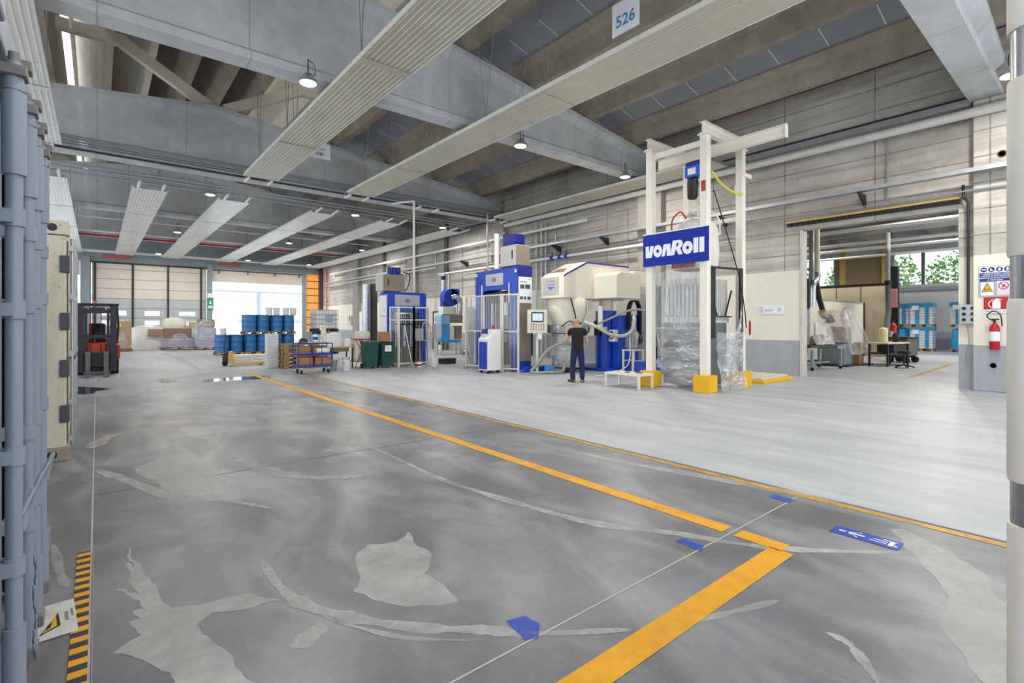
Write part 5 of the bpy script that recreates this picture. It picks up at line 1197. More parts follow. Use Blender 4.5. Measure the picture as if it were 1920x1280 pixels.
m = MB(); m.box(-.08,.08,-.28,-.222,-.4,-.2); m.build('brake', m_galv, ho, 0)
for x in (-.078,.078): MB().cyl((x-.012 if x>0 else x-.012,.1,-.01),(x+.012,.1,-.01),.03,n=12).build('wheel', m_dark, ho) if 0 else None
bb = T('bulk_bag','white bulk bag with red straps hanging inside the gantry','bag',(11.86,6.95,2.98))
m_bulk = paint('bulk_white','#e6e2dd',.6,var=.05,bump=.2,bscale=5)
lump(0,0,0,.52,.5,1.3,.03,21,top=.72,sq=.3).build('sack', m_bulk, bb)
for sx in (-1,1):
    for sy in (-1,1): MB().tube(spline([(sx*.44,sy*.42,.95),(sx*.42,sy*.40,1.3),(sx*.28,sy*.26,1.5),(sx*.18,sy*.16,1.32)],5),.022,6).build('loop', m_red if sx<0 and sy>0 else m_bulk, bb)
m = MB(); m.bar((-.3,0,1.42),(.3,0,1.42),.08,.06); m.bar((0,-.28,1.42),(0,.28,1.42),.08,.06); m.build('spreader', m_lgrey, bb, 0)
MB().box(-.5,-.49,-.3,-.02,.06,.2) if 0 else None
for y in (-.3,.05): MB().box(-.545,-.535,y,y+.3,.02,.16).build('red_print', paint('print_pink','#c98d88',.6), bb, 0)
# dosing machine wrapped in clear film
dm = T('dosing_machine','grey dosing machine wrapped in clear plastic under the gantry','machine',(11.86,6.95,0))
m_dkg = paint('machine_darkgrey','#6d7074',.5); m_frameb = paint('frame_blackgreen','#20282a',.5)
MB().box(-.62,.6,-.52,.55,.08,1.62).build('lower_body', m_dkg, dm, 0, bevel=.02); MB().box(-.66,.64,-.56,.58,1.625,1.78).build('collar', m_lgrey, dm, 0, bevel=.01)
m = MB(); [m.box(-.62,-.60,-.5+.11*i,-.42+.11*i,1.79,2.72) for i in range(10)]; [m.box(-.6+.11*i,-.52+.11*i,-.54,-.52,1.79,2.72) for i in range(11)]; m.build('slat_screen', m_lgrey, dm, 0)
MB().box(-.55,.55,-.48,.5,1.79,2.6).build('hopper', paint('hopper_grey','#a5a9ad',.4), dm, 0, bevel=.02)
MB().box(-.63,-.5,.1,.5,.9,1.3).build('control_box', m_dark, dm, 0, bevel=.01)
for x,w,y in ((-.52,.3,-.66),(.62,.13,-.87)): MB().box(x,x+w,y,y+.05,1.25 if x<0 else .42,2.95).build('screen_post', m_frameb, dm, 0)
MB().bar((-.52,-.63,2.975),(.75,-.85,2.975),.05,.05).build('screen_bar', m_frameb, dm, 0); m = MB(); m.bar((-.42,-.63,2.45),(-.1,-.63,1.8),.03); m.build('brace', m_frameb, dm, 0); m = MB(); m.bar((.62,-.63,2.45),(.3,-.63,1.8),.03); m.build('brace', m_frameb, dm, 0); m = MB(); m.bar((-.42,-.63,1.78),(.62,-.63,1.78),.03); m.build('brace', m_frameb, dm, 0)
m_film = film('clear_film',.30,stretch=(1.2,1.2,4),crease=.4); m_filmv = film('clear_film_drape',.30,stretch=(3.2,3.2,.7),crease=.35)
rr = random.Random(5); ph = [rr.uniform(0,6) for _ in range(12)]
def crink(u, v, s=1): return s*(.03*math.sin(9*u+ph[0]+6*v)+.02*math.sin(21*u-9*v+ph[1])+.016*math.sin(15*v+7*u+ph[2])+.012*math.sin(37*u+23*v+ph[3])+.01*math.sin(31*v-29*u+ph[4]))
def drape(u, v): return .045*math.sin(17*u+2*v+ph[0])*(.4+.6*v)+.02*math.sin(39*u-3*v+ph[1])
MB().sheet(lambda u,v: (-.78+drape(u,v), .645*(1-2*u), 1.46+1.46*v+(.07*math.sin(3.1*u*2)-.05 if v>.97 else 0)),60,24).build('film_drape', m_filmv, dm, 60)
MB().sheet(lambda u,v: (-.75+.7*crink(v*2.2,u*.5)-.03*(v<.15), (.645 if v > .3 else .53)*(1-2*u), .02+1.5*v),30,60).build('film_wrap', m_film, dm, 60)
MB().sheet(lambda u,v: (-.64+1.28*u, -.93+.6*crink(u+1.3,v)+(-.12*(1-v)**3), .015+1.38*v),44,36).build('film_side', m_film, dm, 60)
MB().sheet(lambda u,v: (.6-.5*u*(1-v), -.9+.4*crink(u,v+.6), 1.36+.75*v*(1-.85*u)),24,24).build('film_corner', m_film, dm, 60)
m = MB(); m.tube(spline([(-.72,-.70,2.9),(-.6,-.72,3.9),(-.68,-.78,5.1)],5)[::-1]+spline([(-.72,-.70,2.9),(.1,-.78,2.2),(.55,-.80,1.5),(.72,-.82,1.2)],5),.012,6) if 0 else None
tag(MB().tube(spline([(11.12,6.06,4.75),(11.5,5.98,3.9),(12.05,5.95,2.9),(12.4,5.96,2.1),(12.55,5.97,1.5)],8),.014,6).build('power_cable', m_black),'black cable hanging from the gantry post to the wrapped machine','cable')
tag(MB().tube(spline([(11.12,6.1,5.18),(11.5,6.1,4.98),(12.1,6.1,4.86),(12.6,6.1,4.88)],8),.028,8).build('air_hose', paint('hose_yellow','#d8d24a',.5)),'yellow air hose sagging between the gantry posts','hose')
t = tag(MB().tube([(12.72+.04*math.cos(a),5.96+.03*math.cos(a),1.5+.17*math.sin(a)) for a in [i*PI/8 for i in range(17)]],.018,6).build('safety_cord', m_red),'red cord loop hung at the corner of the wrapped machine','cord')
# platform scale
sc = T('platform_scale','yellow-edged floor scale with a steel plate beside the gantry','scale',(14.55,6.65,0))
MB().box(-.95,.95,-.65,.65,.001,.09).build('frame', m_yfoot, sc, 0, bevel=.008); MB().box(-.85,.8,-.55,.55,.091,.15).build('plate', paint('plate_pale','#d5d2c4',.5), sc, 0, bevel=.005)

# ------------------------------------------------------------------ wall things at the doorway
rl = T('hook_rail','yellow rail of strip-curtain hooks above the doorway','rail',(16.3,4.4,4.58))
MB().box(0,.18,-1.88,2.15,.09,.13).build('rail', m_ytruck, rl, 0); MB().box(.1,.195,-1.88,2.15,.0,.089).build('backing', m_dark, rl, 0)
for i in range(26):
    y = -1.85+i*.155; MB().prism([(y-.02,.088),(y+.02,.088),(y+.035,.03),(y,.0)],'x',.03,.06).build('hook', m_dark, rl, 0)
jb = struct(MB().box(16.47,16.83,6.13,6.205,0,4.44).build('door_frame', paint('jamb_grey','#c9c4b8',.6), smooth=0, bevel=.01))
tg = T('notice_board','blue and grey safety notice board on the column beside the doorway','sign',(16.19,1.86,2.6))
sgrey = paint('board_grey','#a7aebb',.4); sw = m_paper; sbl = paint('notice_blue','#16267e',.4); sy = paint('notice_yellow','#e3b81f',.45)
H = .29
MB().box(-.006,.004,-H,H,-.36,.36).build('board', sgrey, tg, 0); MB().box(-.008,-.0065,-.27,.27,.0,.2).build('text_panel', sbl, tg, 0)
for i,t_ in enumerate(("È OBBLIGATORIO USARE","I MEZZI DI PROTEZIONE","PERSONALE IN DOTAZIONE","A CIASCUNO")): text(t_,.044,sw,tg,face_mx(-.0085,0,.172-.047*i),fat=.0008)
MB().box(-.008,-.0065,-.28,.28,.205,.345).build('picto_panel', sw, tg, 0)
for i in range(4):
    y = .2-.135*i; o = MB().cyl((-.0095,y,.275),(-.0082,y,.275),.058,n=24).build('picto_disc', sbl, tg, 0); P = MB(); kx = -.0102
    def q(*pts): P.add([(kx,y-a,.275+b) for a,b in pts],[tuple(range(len(pts)))])
    if i==0: q((-.035,-.012),(-.008,-.012),(-.004,.005),(.004,.005),(.008,-.012),(.035,-.012),(.038,.015),(-.038,.015))
    elif i==1: q((-.02,.03),(.0,.03),(.002,-.008),(.032,-.014),(.034,-.03),(-.026,-.03))
    elif i==2: q((-.018,-.034),(.014,-.034),(.026,.0),(.02,.034),(-.012,.03),(-.026,-.0))
    else: q((-.008,.036),(.008,.036),(.026,.01),(.014,-.038),(-.014,-.038),(-.026,.01))
    P.build('pictogram', sw, o, 0)
o = MB().box(-.008,-.0065,.03,.25,-.33,-.02).build('ex_panel', sw, tg, 0)
MB().add([(-.0086,.24,-.25),(-.0086,.04,-.25),(-.0086,.14,-.03)],[(0,1,2)]).build('triangle_border', m_black, o, 0); MB().add([(-.0090,.222,-.24),(-.0090,.058,-.24),(-.0090,.14,-.058)],[(0,1,2)]).build('triangle', sy, o, 0)
text('EX',.085,m_black,o,face_mx(-.0095,.14,-.2),fat=.002); text('ZONA ESPL.',.03,m_inkd,o,face_mx(-.0086,.14,-.295)) if 0 else None
o = MB().box(-.008,-.0065,-.25,-.03,-.33,-.0).build('ban_panel', paint('ban_pink','#e8d6da',.5), tg, 0)
n = 24; m = MB(); m.add([(-.0087,-.14+.09*math.cos(2*PI*i/n),-.11+.09*math.sin(2*PI*i/n)) for i in range(n)]+[(-.0087,-.14+.072*math.cos(2*PI*i/n),-.11+.072*math.sin(2*PI*i/n)) for i in range(n)],[(i,(i+1)%n,n+(i+1)%n,n+i) for i in range(n)])
m.add([(-.009,-.14+.062,-.11+.048),(-.009,-.14+.048,-.11+.062),(-.009,-.14-.062,-.11-.048),(-.009,-.14-.048,-.11-.062)],[(0,1,2,3)]); m.build('ban_ring', m_red, o, 0)
m = MB(); m.add([(-.0084,-.11,-.15),(-.0084,-.13,-.16),(-.0084,-.17,-.1),(-.0084,-.15,-.07)],[(0,1,2,3)]); m.build('pictogram', m_black, o, 0)
eg = T('extinguisher_sign','red fire extinguisher sign below the safety notice board','sign',(16.19,1.86,2.0))
MB().box(-.006,.004,-.22,.2,-.06,.225).build('red_board', m_red, eg, 0); MB().box(-.006,.004,-.22,.2,-.15,-.062).build('white_strip', sw, eg, 0)
m = MB(); m.add([(-.0075,y,z) for y,z in ((.05,-.045),(-.09,-.045),(-.09,.12),(-.07,.15),(-.035,.165),(-.035,.19),(.01,.19),(.01,.165),(.03,.15),(.05,.12))],[tuple(range(10))]); m.add([(-.0075,y,z) for y,z in ((-.03,.17),(-.11,.155),(-.115,.17),(-.03,.2))],[(0,1,2,3)])
arc = [(.02+.1*math.cos(a)*.95,.06+.12*math.sin(a)) for a in [R(95-20*i) for i in range(9)]]
arc = [(.03+.075*math.sin(i/8*PI*.95)+.0*i,.18-.22*i/8) for i in range(9)]
m.add([(-.0075,y,z) for y,z in arc]+[(-.0075,y+.02,z) for y,z in arc],[(i,i+1,9+i+1,9+i) for i in range(8)]); m.build('pictogram', sw, eg, 0)
text('ESTINTORE N.',.042,m_inkd,eg,face_mx(-.0085,.04,-.105)); text('40',.045,m_inkd,eg,face_mx(-.0085,-.15,-.105))
fe = T('fire_extinguisher','red fire extinguisher on the column by the doorway','fire extinguisher',(16.08,1.86,1.0))
MB().lathe([(.0,0),(.085,0),(.092,.015),(.092,.5),(.075,.56),(.035,.6),(.03,.63),(0,.63)],n=24).build('cylinder', m_red, fe); MB().lathe([(.0932,.2),(.0932,.42)],n=24).build('label', m_paper, fe) 
m = MB(); m.cyl((0,0,.63),(0,0,.69),.025,n=12); m.box(-.02,.02,-.08,.06,.69,.72); m.build('valve', m_black, fe); MB().tube(spline([(0,.03,.67),(0,.13,.78),(0,.02,.9),(0,-.1,.8),(0,-.125,.55)],6),.013,6).build('hose', m_black, fe); MB().box(.092,.115,-.05,.05,.3,.4).build('mount_bracket', m_dark, fe, 0)
so = T('socket_box','grey socket box with six outlets beside the doorway','socket box',(16.36,2.36,1.62)); MB().box(0,.135,-.16,.16,-.02,.46).build('housing', m_galv, so, 0, bevel=.01)
for z in (.08,.22,.36):
    for y in (-.08,.08): MB().cyl((-.02,y,z),(-.001,y,z),.04,n=14).build('outlet', m_black, so)
tag(MB().tube(spline([(16.47,2.4,1.6),(16.46,2.36,1.2),(16.46,2.42,.8),(16.46,2.37,.5)],5),.006,5).build('thin_cord', m_galv),'thin grey cord hanging below the socket box','cord')
for z,mt,lab in ((.62,m_galv,'round grey wall cap low on the column under the extinguisher'),(5.55,paint('rust_brown','#5e4038',.7),'round rusty hole high on the column beside the doorway')):
    tag(MB().lathe([(.0,0),(.06,0),(.075,.01),(.085,0)],n=20).build('wall_mount_plug', mt), lab, 'cap').matrix_world = Matrix.Translation((16.198,1.9 if z<1 else 1.75,z)) @ Matrix.Rotation(-PI/2,4,'Y')
tag(MB().lathe([(.0,0),(.06,0),(.075,.01),(.085,0)],n=20).build('wall_mount_plug', bpy.data.materials['rust_brown']),'round rusty hole on the column behind the gantry','cap').matrix_world = Matrix.Translation((16.198,11.2,5.0)) @ Matrix.Rotation(-PI/2,4,'Y')
tag(MB().box(16.14,16.195,1.5,2.2,-0.001,.01).build('threshold', m_dark, None, 0),'x','x') if 0 else None

# ------------------------------------------------------------------ the room through the doorway
struct(MB().box(41,41.3,-9,30,0,4.15).box(41,41.3,-9,30,6.3,8.2).build('wall_room_end', None or paint('room_wall','#c2c4c8',.8,var=.05), smooth=0))
struct(MB().box(16.81,41.2,29.7,30,0,8.2).build('wall_room_side', bpy.data.materials['room_wall'], smooth=0))
struct(MB().box(16.81,41.3,-9,30,8.2,8.3).build('ceiling_room', m_roof, smooth=0))
for y in (-4,-.5,3,6.5,9.7,13): struct(MB().box(17,41,y,y+.5,6.9,8.19).build('roof_beam', m_roof, smooth=0))
struct(MB().box(40.99,41.0,-9,30,.001,1.1).build('trim_skirt', paint('skirt_grey','#a1a4ab',.7), smooth=0))
wx = 41.05; k = 0
for a,b in ((4.2,6.05),(6.25,8.0),(8.2,9.6),(13.2,14.4),(14.55,15.6),(15.75,16.8),(16.95,18.0),(18.15,19.2)):
    w = struct(MB().box(wx+.02,wx+.04,a,b,4.16,6.29).build(f'window_{2+k}', m_glass, smooth=0)); k += 1
    m = MB(); m.box(wx,wx+.1,a-.12,a-.005,4.15,6.3); m.box(wx,wx+.1,b+.005,b+.12,4.15,6.3); m.build('window_frame', m_frame, w, 0)
m = MB(); [m.box(41,41.25,a,b,4.15,6.3) for a,b in ((-9,4.0),(9.75,13.05),(19.4,30))]; struct(m.build('wall_room_pier', paint('pier_brown','#8a7a62',.7), smooth=0))
for i,y in enumerate((9.9,12.4)): struct(MB().box(40.8,40.99,y,y+.35,4.0,7.0).build('column', paint('timber_yellow','#c9a45a',.6), smooth=0))
struct(MB().box(40.7,40.95,-9,30,3.75,3.95).build('trim_ledge', m_frame, smooth=0))
m_leaf = paint('tree_green','#6d9440',.8,var=.35,scale=2.5)
for i,(x,y,s) in enumerate(((48,4.5,2.3),(53,8.3,2.2),(48,11.8,2.3),(53,15.6,2.2),(48,19.2,2.3),(53,23,2.2))):
    t = T('tree',f'green tree outside the high windows, {("first","second","third","fourth","fifth","sixth")[i]} from the column side','tree',(x,y,-.02))
    MB().cyl((0,0,0),(0,0,4),.2,.12,n=8).build('trunk', m_wood2, t); m = MB(); r3 = random.Random(i)
    for _ in range(900):
        d = Vector((r3.gauss(0,1),r3.gauss(0,1),r3.gauss(0,.9))).normalized()*s*r3.uniform(.55,1); c = d+Vector((0,0,5.3)); n_ = Vector((r3.gauss(0,1),r3.gauss(0,1),r3.gauss(0,1))).normalized(); a_ = n_.orthogonal().normalized()*r3.uniform(.1,.22); b_ = n_.cross(a_)
        m.add([c-a_,c-b_*.6,c+a_,c+b_*.6],[(0,1,2,3)])
    m.build('crown', m_leaf, t, 0, recalc=False)
struct(MB().box(41.3,80,-30,49,-.32,-.021).build('ground_outside', bpy.data.materials['yard_asphalt'], smooth=0))
m_board = paint('board_cream','#ddd6c6',.5,var=.04); m_boardy = paint('board_yellow','#e2d5b4',.5,var=.05)
pt = T('partition_wall','white partition board beside the covered machines','partition',(17.6,8.2,0)); 
MB().box(0,12.0,0,.06,.1,2.6).build('board', m_board, pt, 0); MB().box(-.02,12.05,-.02,.08,2.601,2.68).build('top_rail', m_frame, pt, 0); MB().box(12.01,12.15,-.03,.09,0,2.68).build('end_post', m_black, pt, 0); MB().box(0,12.0,-.01,.07,0,.099).build('skirting', m_dark, pt, 0)
n = 20; m = MB(); m.add([(9.3+.42*math.cos(2*PI*i/n),-.004,1.95+.42*math.sin(2*PI*i/n)) for i in range(n)],[tuple(range(n))]); o = m.build('red_disc', paint('disc_red','#d9868a',.5), pt, 0); MB().box(9.1,9.5,-.009,-.005,1.75,2.15).build('disc_mark', m_paper, o, 0)
for x,z in ((1.6,2.0),(10.7,1.5)): MB().box(x,x+.22,-.008,-.001,z-.2,z+.1).build('notice', m_paper, pt, 0)
p3_ = T('partition_wall','tall cream partition with a black frame at the back of the side room','partition',(30,7.2,0))
MB().box(0,.06,0,9,0,3.5).build('board', m_boardy, p3_, 0); MB().box(-.03,.09,0,9,3.501,3.62).build('top_rail', m_black, p3_, 0)
for y in (1.2,2.3,3.4): MB().box(-.02,-.001,y,y+.04,0,3.5).build('seam', m_taupe, p3_, 0)
for y,z1 in ((-.35,4.4),(3.75,4.1)): MB().box(-.15,.15,y,y+.34,0,z1).build('post', m_black, p3_, 0)
# ducts and extraction arms
tag(MB().tube([(27.0,-8,5.86),(27.0,28,5.86)],.24,14).build('air_duct', m_galv),'large silver duct crossing the side room','duct')
for i,(y,z) in enumerate(((24.5,5.6),(28.9,5.6),(31.2,5.6),(34.8,5.6))): tag(MB().box(y,y+.8,-8,29,z-.03,z+.03).build('ceiling_radiant_panel', m_radw, None, 0),f'white radiant panel in the side room, {("just before the silver duct","just past the silver duct","middle one past the duct","nearest the high windows")[i]}','heating panel')
m_armc = paint('arm_cream','#cdc6a8',.4)
a1 = T('extraction_arm','extraction arm with an orange collar above the covered machine','fume arm',(21.6,7.55,0))
MB().cyl((0,0,3.55),(0,0,5.4),.14,n=16).build('drop_duct', m_armc, a1); MB().tube(spline([(0,0,3.55),(-.12,0,3.3),(-.45,0,3.1),(-.5,.0,2.6),(-.5,0,2.25)],6),.17,14).build('silencer', m_steel, a1)
MB().tube(spline([(-.1,-.05,3.2),(.02,-.1,2.6),(.25,-.1,2.3),(.4,-.1,2.1)],6),.1,10).build('flex_duct', paint('flex_black','#1f201f',.6), a1); MB().cyl((.36,-.1,2.12),(.42,-.1,1.95),.13,n=14).build('collar', paint('collar_orange','#e0902e',.5), a1)
MB().tube(spline([(.42,-.1,1.95),(.5,-.1,1.88),(.8,-.1,1.9),(1.1,-.1,1.92)],6),.09,10).build('elbow', m_navy, a1); MB().cyl((1.1,-.1,1.95),(1.2,-.1,1.68),.1,.18,n=16).build('nozzle', m_navy, a1); MB().box(-.9,-.78,-.06,.06,1.8,3.3).build('bracket', m_black, a1, 0)
MB().box(-.5,-.35,-.07,.07,2.9,5.5).build('upright', m_galv, a1, 0)
a2 = T('extraction_arm','grey extraction arm hanging beside the black post','fume arm',(26.8,6.5,0))
MB().tube(spline([(.0,0,5.6),(0,0,5.45),(.02,0,5.2),(0,0,4.3),(0,0,3.4)],6),.085,12).build('hanging_duct', m_lgrey, a2); MB().tube(spline([(0,0,3.4),(.02,0,2.9),(.08,0,2.2),(-.15,0,1.6),(-.2,0,1.2),(-.05,0,.9)],7),.11,12).build('flex_duct', paint('flex_grey','#6d6f6b',.6), a2); MB().cyl((0,0,3.3),(0,0,3.5),.13,n=12).build('joint', m_dark, a2)
# covered machines on tables
m_film2 = film('dust_cover',.34,'#efece6',.2,(1,1,1))
g1 = T('workbench','green-topped bench on castors under clear plastic, nearest the doorway','bench',(19.6,6.9,0),R(-12))
MB().box(-.95,.6,-.45,.45,.78,.86).build('top', paint('bench_green','#1c3f2c',.5), g1, 0); MB().box(.601,1.1,-.45,.45,.72,.84).build('side_table', m_frame, g1, 0)
for x in (-.75,.9):
    for y in (-.38,.38): MB().box(x-.04,x+.04,y-.04,y+.04,.11,.719).build('leg', m_frame, g1, 0); MB().cyl((x-.025,y,.055),(x+.025,y,.055),.054,n=12).build('castor', m_tyre, g1)
MB().box(-.7,.86,-.03,.03,.2,.26).build('stretcher', m_frame, g1, 0)
m1 = T('saw_machine','saw-like machine draped in clear plastic on the green bench','machine',(19.6,6.9,.865),R(-12))
MB().box(-.75,-.5,-.15,.15,0,1.25).build('mast', paint('mast_grey','#8b9088',.5), m1, 0, bevel=.02); MB().lathe([(.0,0),(.28,0),(.25,.2),(.1,.3),(0,.32)],(.0,0,.0),16).build('motor', m_taupe, m1); MB().box(.2,.65,-.2,.2,0,.35).build('gearbox', paint('brown_box','#8a5a48',.5), m1, 0, bevel=.03); MB().cyl((-.35,-.3,0),(-.35,-.3,.14),.08,n=12).build('knob', m_red, m1); MB().cyl((0,0,.32),(.0,0,.75),.03,n=8).build('spindle', m_dark, m1)
MB().sheet(lambda u,v: (-.6+1.15*u, -.42+.03*math.sin(13*u+5*v)+.2*v, (0.02+.75*v*(.55+.45*math.sin(PI*(.25+.6*u))))),24,14).build('cover', m_film2, m1, 60)
m2 = T('covered_machine','tall machine under a sloping clear plastic cover with a wooden box','machine',(22.4,6.95,0),R(-6))
MB().box(-.7,.9,-.4,.4,.05,.85).build('cabinet', m_frame, m2, 0, bevel=.02); MB().box(-.5,.2,-.3,.3,.851,1.5).build('head', m_taupe, m2, 0, bevel=.04); MB().box(.1,.45,-.6,-.41,.05,.9).build('wooden_box', m_card2, m2, 0); MB().box(-.9,1.3,-.62,.5,.001,.049).build('base', m_dark, m2, 0)
MB().sheet(lambda u,v: (-.75+(2.0-1.25*v)*u, -.66+.05*math.sin(16*u+3*v)+.25*v, .45+1.7*v),24,20).build('cover', m_film2, m2, 60)
MB().sheet(lambda u,v: (-.78+.1*v, -.66+1.0*u+.25*v, .9+1.25*v),6,8).build('cover_side', m_film2, m2, 60)
t3 = T('workbench','pale work table with dark underframe near the fire extinguisher','table',(23.6,5.7,0),R(-8))
MB().box(-.9,.9,-.35,.35,.84,.89).build('top', m_board, t3, 0); 
for x in (-.85,.85):
    for y in (-.3,.3): MB().box(x-.03,x+.03,y-.03,y+.03,0,.839).build('leg', m_dark, t3, 0)
MB().box(-.8,.8,-.3,.3,.45,.5).build('shelf', m_dark, t3, 0); MB().box(-.3,.3,-.28,.28,.501,.8).build('drawer_unit', m_dark, t3, 0)
vc = T('cleaning_cart','dark trolley machine on castors at the end of the work table','cart',(25.75,5.75,0),R(-8))
MB().box(-.5,.5,-.35,.35,.3,1.0).build('body', paint('cart_olive','#67685a',.5), vc, 0, bevel=.03); MB().box(-.52,.5,-.38,.38,1.001,1.06).build('lid', m_navy, vc, 0)
for x in (-.42,.42):
    for y in (-.28,.28): MB().cyl((x-.04,y,.13),(x+.04,y,.13),.13,n=14).build('castor', m_tyre, vc)
    MB().box(x-.03,x+.03,-.28,.28,.2,.3).build('fork', m_dark, vc, 0)
st = T('stool','black office stool before the work table','stool',(22.6,5.0,0)); MB().lathe([(0,.52),(.2,.52),(.22,.56),(.2,.62),(0,.63)],n=18).build('seat', m_black, st); MB().cyl((0,0,.1),(0,0,.52),.03,n=10).build('column', m_dark, st)
for i in range(5): a = 2*PI*i/5; MB().bar((0,0,.12),(.28*math.cos(a),.28*math.sin(a),.05),.04).build('leg', m_dark, st, 0); MB().cyl((.28*math.cos(a),.28*math.sin(a)-.015,.026),(.28*math.cos(a),.28*math.sin(a)+.015,.026),.025,n=8).build('castor', m_tyre, st)
t = tag(MB().lathe([(.0,0),(.14,0),(.15,.05),(.15,.5),(.1,.56),(0,.58)],n=18).build('yellow_canister', paint('canister_yellow','#e0d79a',.4)),'pale yellow canister standing on the work table in the side room','canister'); t.location = (23.3,5.8,.891)
t = tag(MB().lathe([(.0,0),(.09,0),(.12,.08),(.13,.2),(.09,.32),(0,.36)],n=14).build('dark_hood', m_black),'dark hood lying on the work table beside the cart','hood'); t.location = (24.1,5.6,.891)
f3 = T('fire_extinguisher','small red fire extinguisher on the black post in the side room','fire extinguisher',(29.6,6.98,.75)); MB().lathe([(.0,0),(.14,0),(.15,.02),(.15,.75),(.1,.85),(.04,.9),(0,.95)],n=16).build('cylinder', m_red, f3); MB().box(-.153,-.15,-.06,.06,.2,.5).build('label', m_paper, f3, 0); MB().cyl((0,0,.95),(0,0,1.05),.05,n=8).build('valve', m_black, f3); MB().box(-.1,.1,.151,.17,.3,.4).build('mount_bracket', m_dark, f3, 0)
tag(MB().box(29.78,29.82,6.86,7.18,2.4,3.3).build('notice_sign', paint('notice_pink','#d98f8f',.5), None, 0),'pink notice high on the black post in the side room','sign')
# blue-white wrapped pallets
m_bw = paint('wrapped_white','#d5dde8',.4,var=.08); m_bwb = paint('wrap_blue','#2e8fc4',.3,var=.15,scale=5); m_cyan = paint('cover_cyan','#1f9fd8',.35,var=.15,scale=4)
def wrapped(lab, x, y, z, kind, w=1.1):
    t = T('wrapped_pallet', lab, 'pallet load', (x,y,z+.002), 0, 'blue and white wrapped pallets')
    pallet_mb(MB(),w-.15,w).build('pallet', m_wood, t, 0)
    if kind == 'cyan': lump(0,0,.15,w/2-.07,w/2-.03,1.235,.05,int(x*10+y),top=.9,sq=.25).build('cover', m_cyan, t)
    else:
        n = 8; m = MB(); [m.box(-w/2+.08,w/2-.08,-w/2+.02,w/2-.02,.15+.155*i,.15+.155*i+.148) for i in range(n)]; m.build('bag', m_bw, t, 0, bevel=.03)
        for y0 in (-w/4,w/6): MB().box(-w/2+.055,-w/2+.075,y0-.09,y0+.09,.16,1.2).build('blue_strip', m_bwb, t, 0)
        MB().box(-w/2+.05,w/2-.05,-w/2-.0,w/2+.0,1.15 if kind=='top' else 1.2,1.41).build('blue_top', m_bwb, t, 0); MB().box(-w/2+.03,-w/2+.049,.1,.4,1.0,1.25).build('label', m_paper, t, 0)
    return t
wrapped('white wrapped pallet with blue strips, lower one of the middle stack',38.0,7.5,0,'low'); wrapped('white wrapped pallet with blue strips, upper one of the middle stack',38.0,7.5,1.43,'top')
wrapped('cyan covered pallet beneath the stack by the black post',38.7,8.75,0,'cyan'); wrapped('white wrapped pallet on the cyan one by the black post',38.7,8.75,1.43,'top')
wrapped('cyan covered pallet at the doorway edge, beneath a white one',38.2,5.7,0,'cyan'); wrapped('white wrapped pallet at the doorway edge, on the cyan one',38.2,5.7,1.43,'top')
for i,(x,y) in enumerate(((24,4.2),(30,4.6),(35,4.2),(27,12),(34,12))): lamp(x,y,6.35,f'lamp added to light the side room, {("nearest the doorway","over the wrapped pallets","by the window wall","behind the partition, nearer","behind the partition, farther")[i]}',.45,260)  # unseen lamps added to brighten the side room

# ------------------------------------------------------------------ worker at the mixer
m_skin = paint('skin','#d9a184',.55,var=.05); m_shirt = paint('shirt_black','#16161a',.8,var=.15,bump=.2,bscale=12); m_trou = paint('trousers_navy','#1a2350',.8,var=.15,bump=.2,bscale=12); m_shoe = paint('shoe_dark','#26282a',.6)
pe = T('person','worker in black T-shirt and navy trousers standing with his back to the camera','person',(10.2,9.52,0),R(-44))
def skin(name, nodes, edges, mat, par, root=0, sub=2):
    me = bpy.data.meshes.new(name); me.from_pydata([n[:3] for n in nodes],edges,[]); me.materials.append(mat); me.shade_smooth() if me.polygons else None
    o = bpy.data.objects.new(name, me); COL.objects.link(o); o.parent = par
    o.modifiers.new('skin','SKIN').use_smooth_shade = True
    for i,n in enumerate(nodes):
        sv = me.skin_vertices[0].data[i]; sv.radius = (n[3], n[4] if len(n)>4 else n[3]); sv.use_root = i == root
    s = o.modifiers.new('sub','SUBSURF'); s.levels = sub; s.render_levels = sub
    return o
def chain(a, b): return [(i,i+1) for i in range(a,b)]
N = [(0,0,.93,.15,.12),(0,.01,1.08,.14,.105),(0,.02,1.25,.16,.11),(0,.03,1.40,.13,.09),(-.01,.05,1.49,.06,.06),(-.02,.10,1.56,.065,.068),(-.03,.13,1.635,.082,.098),(-.03,.12,1.70,.055,.07)]
E = chain(0,7)
def limb(pts, at):
    b = len(N); N.extend(pts); E.append((at,b)); E.extend(chain(b,b+len(pts)-1)); return b+len(pts)-1
def hand(wr, d, side, at):
    """palm, four fingers of unequal length and a thumb"""
    d = Vector(d).normalized(); up = Vector((0,0,1)); s = d.cross(up).normalized()*side; nrm = s.cross(d)*side; w = Vector(wr)
    p = limb([tuple(w+d*.05)+(.030,.018)],at)
    for i,(o,L_) in enumerate(((-.027,.068),(-.009,.078),(.009,.073),(.027,.056))):
        a = w+d*.088+s*o; limb([tuple(a)+(.0095,),tuple(a+d*L_*.5-nrm*.012)+(.0088,),tuple(a+d*L_*.85-nrm*.035)+(.0078,)],p)
    a = w+d*.045-s*.04; limb([tuple(a)+(.011,),tuple(a+d*.03-s*.018)+(.0095,),tuple(a+d*.05-s*.016-nrm*.01)+(.0085,)],p)
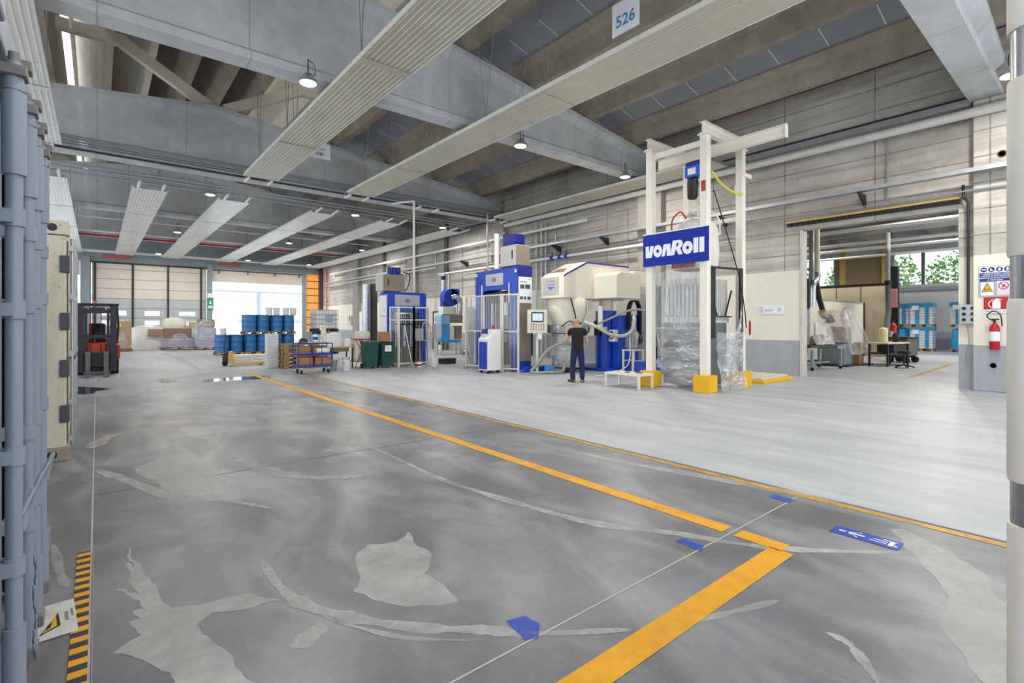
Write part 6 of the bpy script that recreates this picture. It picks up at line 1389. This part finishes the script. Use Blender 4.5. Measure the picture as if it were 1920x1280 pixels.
# left arm raised to the clamp ring, right arm reaching forward low
l1 = limb([(-.15,.03,1.42,.062),(-.20,.04,1.39,.055),(-.27,.10,1.22,.045),(-.31,.16,1.12,.044),(-.29,.24,1.22,.038),(-.27,.33,1.36,.027)],3); hand((-.27,.33,1.36),(.02,.45,.9),1,l1)
r1 = limb([(.15,.03,1.42,.062),(.20,.03,1.39,.055),(.25,.05,1.22,.045),(.27,.07,1.11,.044),(.26,.18,1.03,.037),(.23,.31,1.0,.027)],3); hand((.23,.31,1.0),(-.2,.95,.05),-1,r1)
for sx,fx in ((-1,-.13),(1,.13)):
    a = limb([(sx*.09,0,.86,.088,.09),(sx*.10,.015,.68,.078),(fx*.95,.02,.48,.058),(fx,-.01,.30,.056),(fx,-.03,.10,.042),(fx,-.02,.05,.045),(fx+sx*.02,.10,.035,.04,.03)],0)
body = skin('body',N,E,m_skin,pe)
# face and ears
m = MB(); m.lathe([(0,-.022),(.02,-.012),(.022,.0),(.016,.016),(0,.022)],(-.108,.125,1.625),10,.4,1); m.build('ear', m_skin, pe); m = MB(); m.lathe([(0,-.022),(.02,-.012),(.022,.0),(.016,.016),(0,.022)],(.05,.125,1.625),10,.4,1); m.build('ear', m_skin, pe)
MB().add([(-.045,.222,1.635),(-.015,.222,1.635),(-.015,.22,1.60),(-.045,.22,1.60),(-.03,.252,1.605)],[(0,1,4),(1,2,4),(2,3,4),(3,0,4)]).build('nose', m_skin, pe)
for x in (-.062,.002): MB().lathe([(0,-.011),(.011,0),(0,.011)],(x,.212,1.638),10).build('eye', m_white, pe)
MB().box(-.055,-.005,.214,.22,1.567,1.575).build('mouth', paint('lip','#a8695c',.6), pe, 0, bevel=.003)
MB().lathe([(0,.075),(.05,.06),(.085,.02),(.094,-.03),(.09,-.055)],(-.03,.115,1.675),18,.93,1.1).build('hair', paint('stubble_hair','#b98f76',.8), pe)
# clothes follow the body, a little larger
S_ = [(0,.0,.80,.19,.155),(0,.0,.93,.185,.15),(0,.01,1.08,.17,.13),(0,.02,1.26,.182,.128),(0,.03,1.41,.145,.105),(-.005,.04,1.47,.078,.075)]; Es = chain(0,5)
for sx,q in ((-1,((-.16,.03,1.425,.08),(-.205,.045,1.38,.075),(-.25,.08,1.27,.068))),(1,((.16,.03,1.425,.08),(.205,.035,1.38,.075),(.24,.045,1.26,.068)))):
    b = len(S_); S_ += q; Es += [(4,b)]+chain(b,b+2)
skin('shirt',S_,Es,m_shirt,pe)
T_ = [(0,0,1.0,.16,.125),(0,0,.88,.175,.14)]; Et = [(0,1)]
for sx,fx in ((-1,-.13),(1,.13)):
    b = len(T_); T_ += [(sx*.092,0,.80,.108,.11),(sx*.105,.015,.66,.098),(fx*.95,.02,.48,.082),(fx,-.01,.28,.078),(fx,-.03,.07,.076)]; Et += [(1,b)]+chain(b,b+4)
skin('trousers',T_,Et,m_trou,pe)
for sx,fx,yaw in ((-1,-.135,35),(1,.135,-8)):
    m = MB(); m.loft([[(a*wd,y,z0) if False else (a*wd,y,b) for a,b in ((-1,.0),(1,.0),(1,hh*.6),(.6,hh),(-.6,hh),(-1,hh*.6))] for y,wd,hh in ((-.10,.036,.09),(-.04,.045,.10),(.04,.046,.085),(.12,.05,.065),(.17,.042,.05),(.19,.025,.03))])
    o = m.build('shoe', m_shoe, pe, 50, bevel=.008); o.location = (fx,-.02,.002); o.rotation_euler = (0,0,R(yaw)); MB().box(-.03,.03,-.105,-.1,.03,.06).build('heel_patch', paint('shoe_yellow','#c9c04a',.5), o, 0)
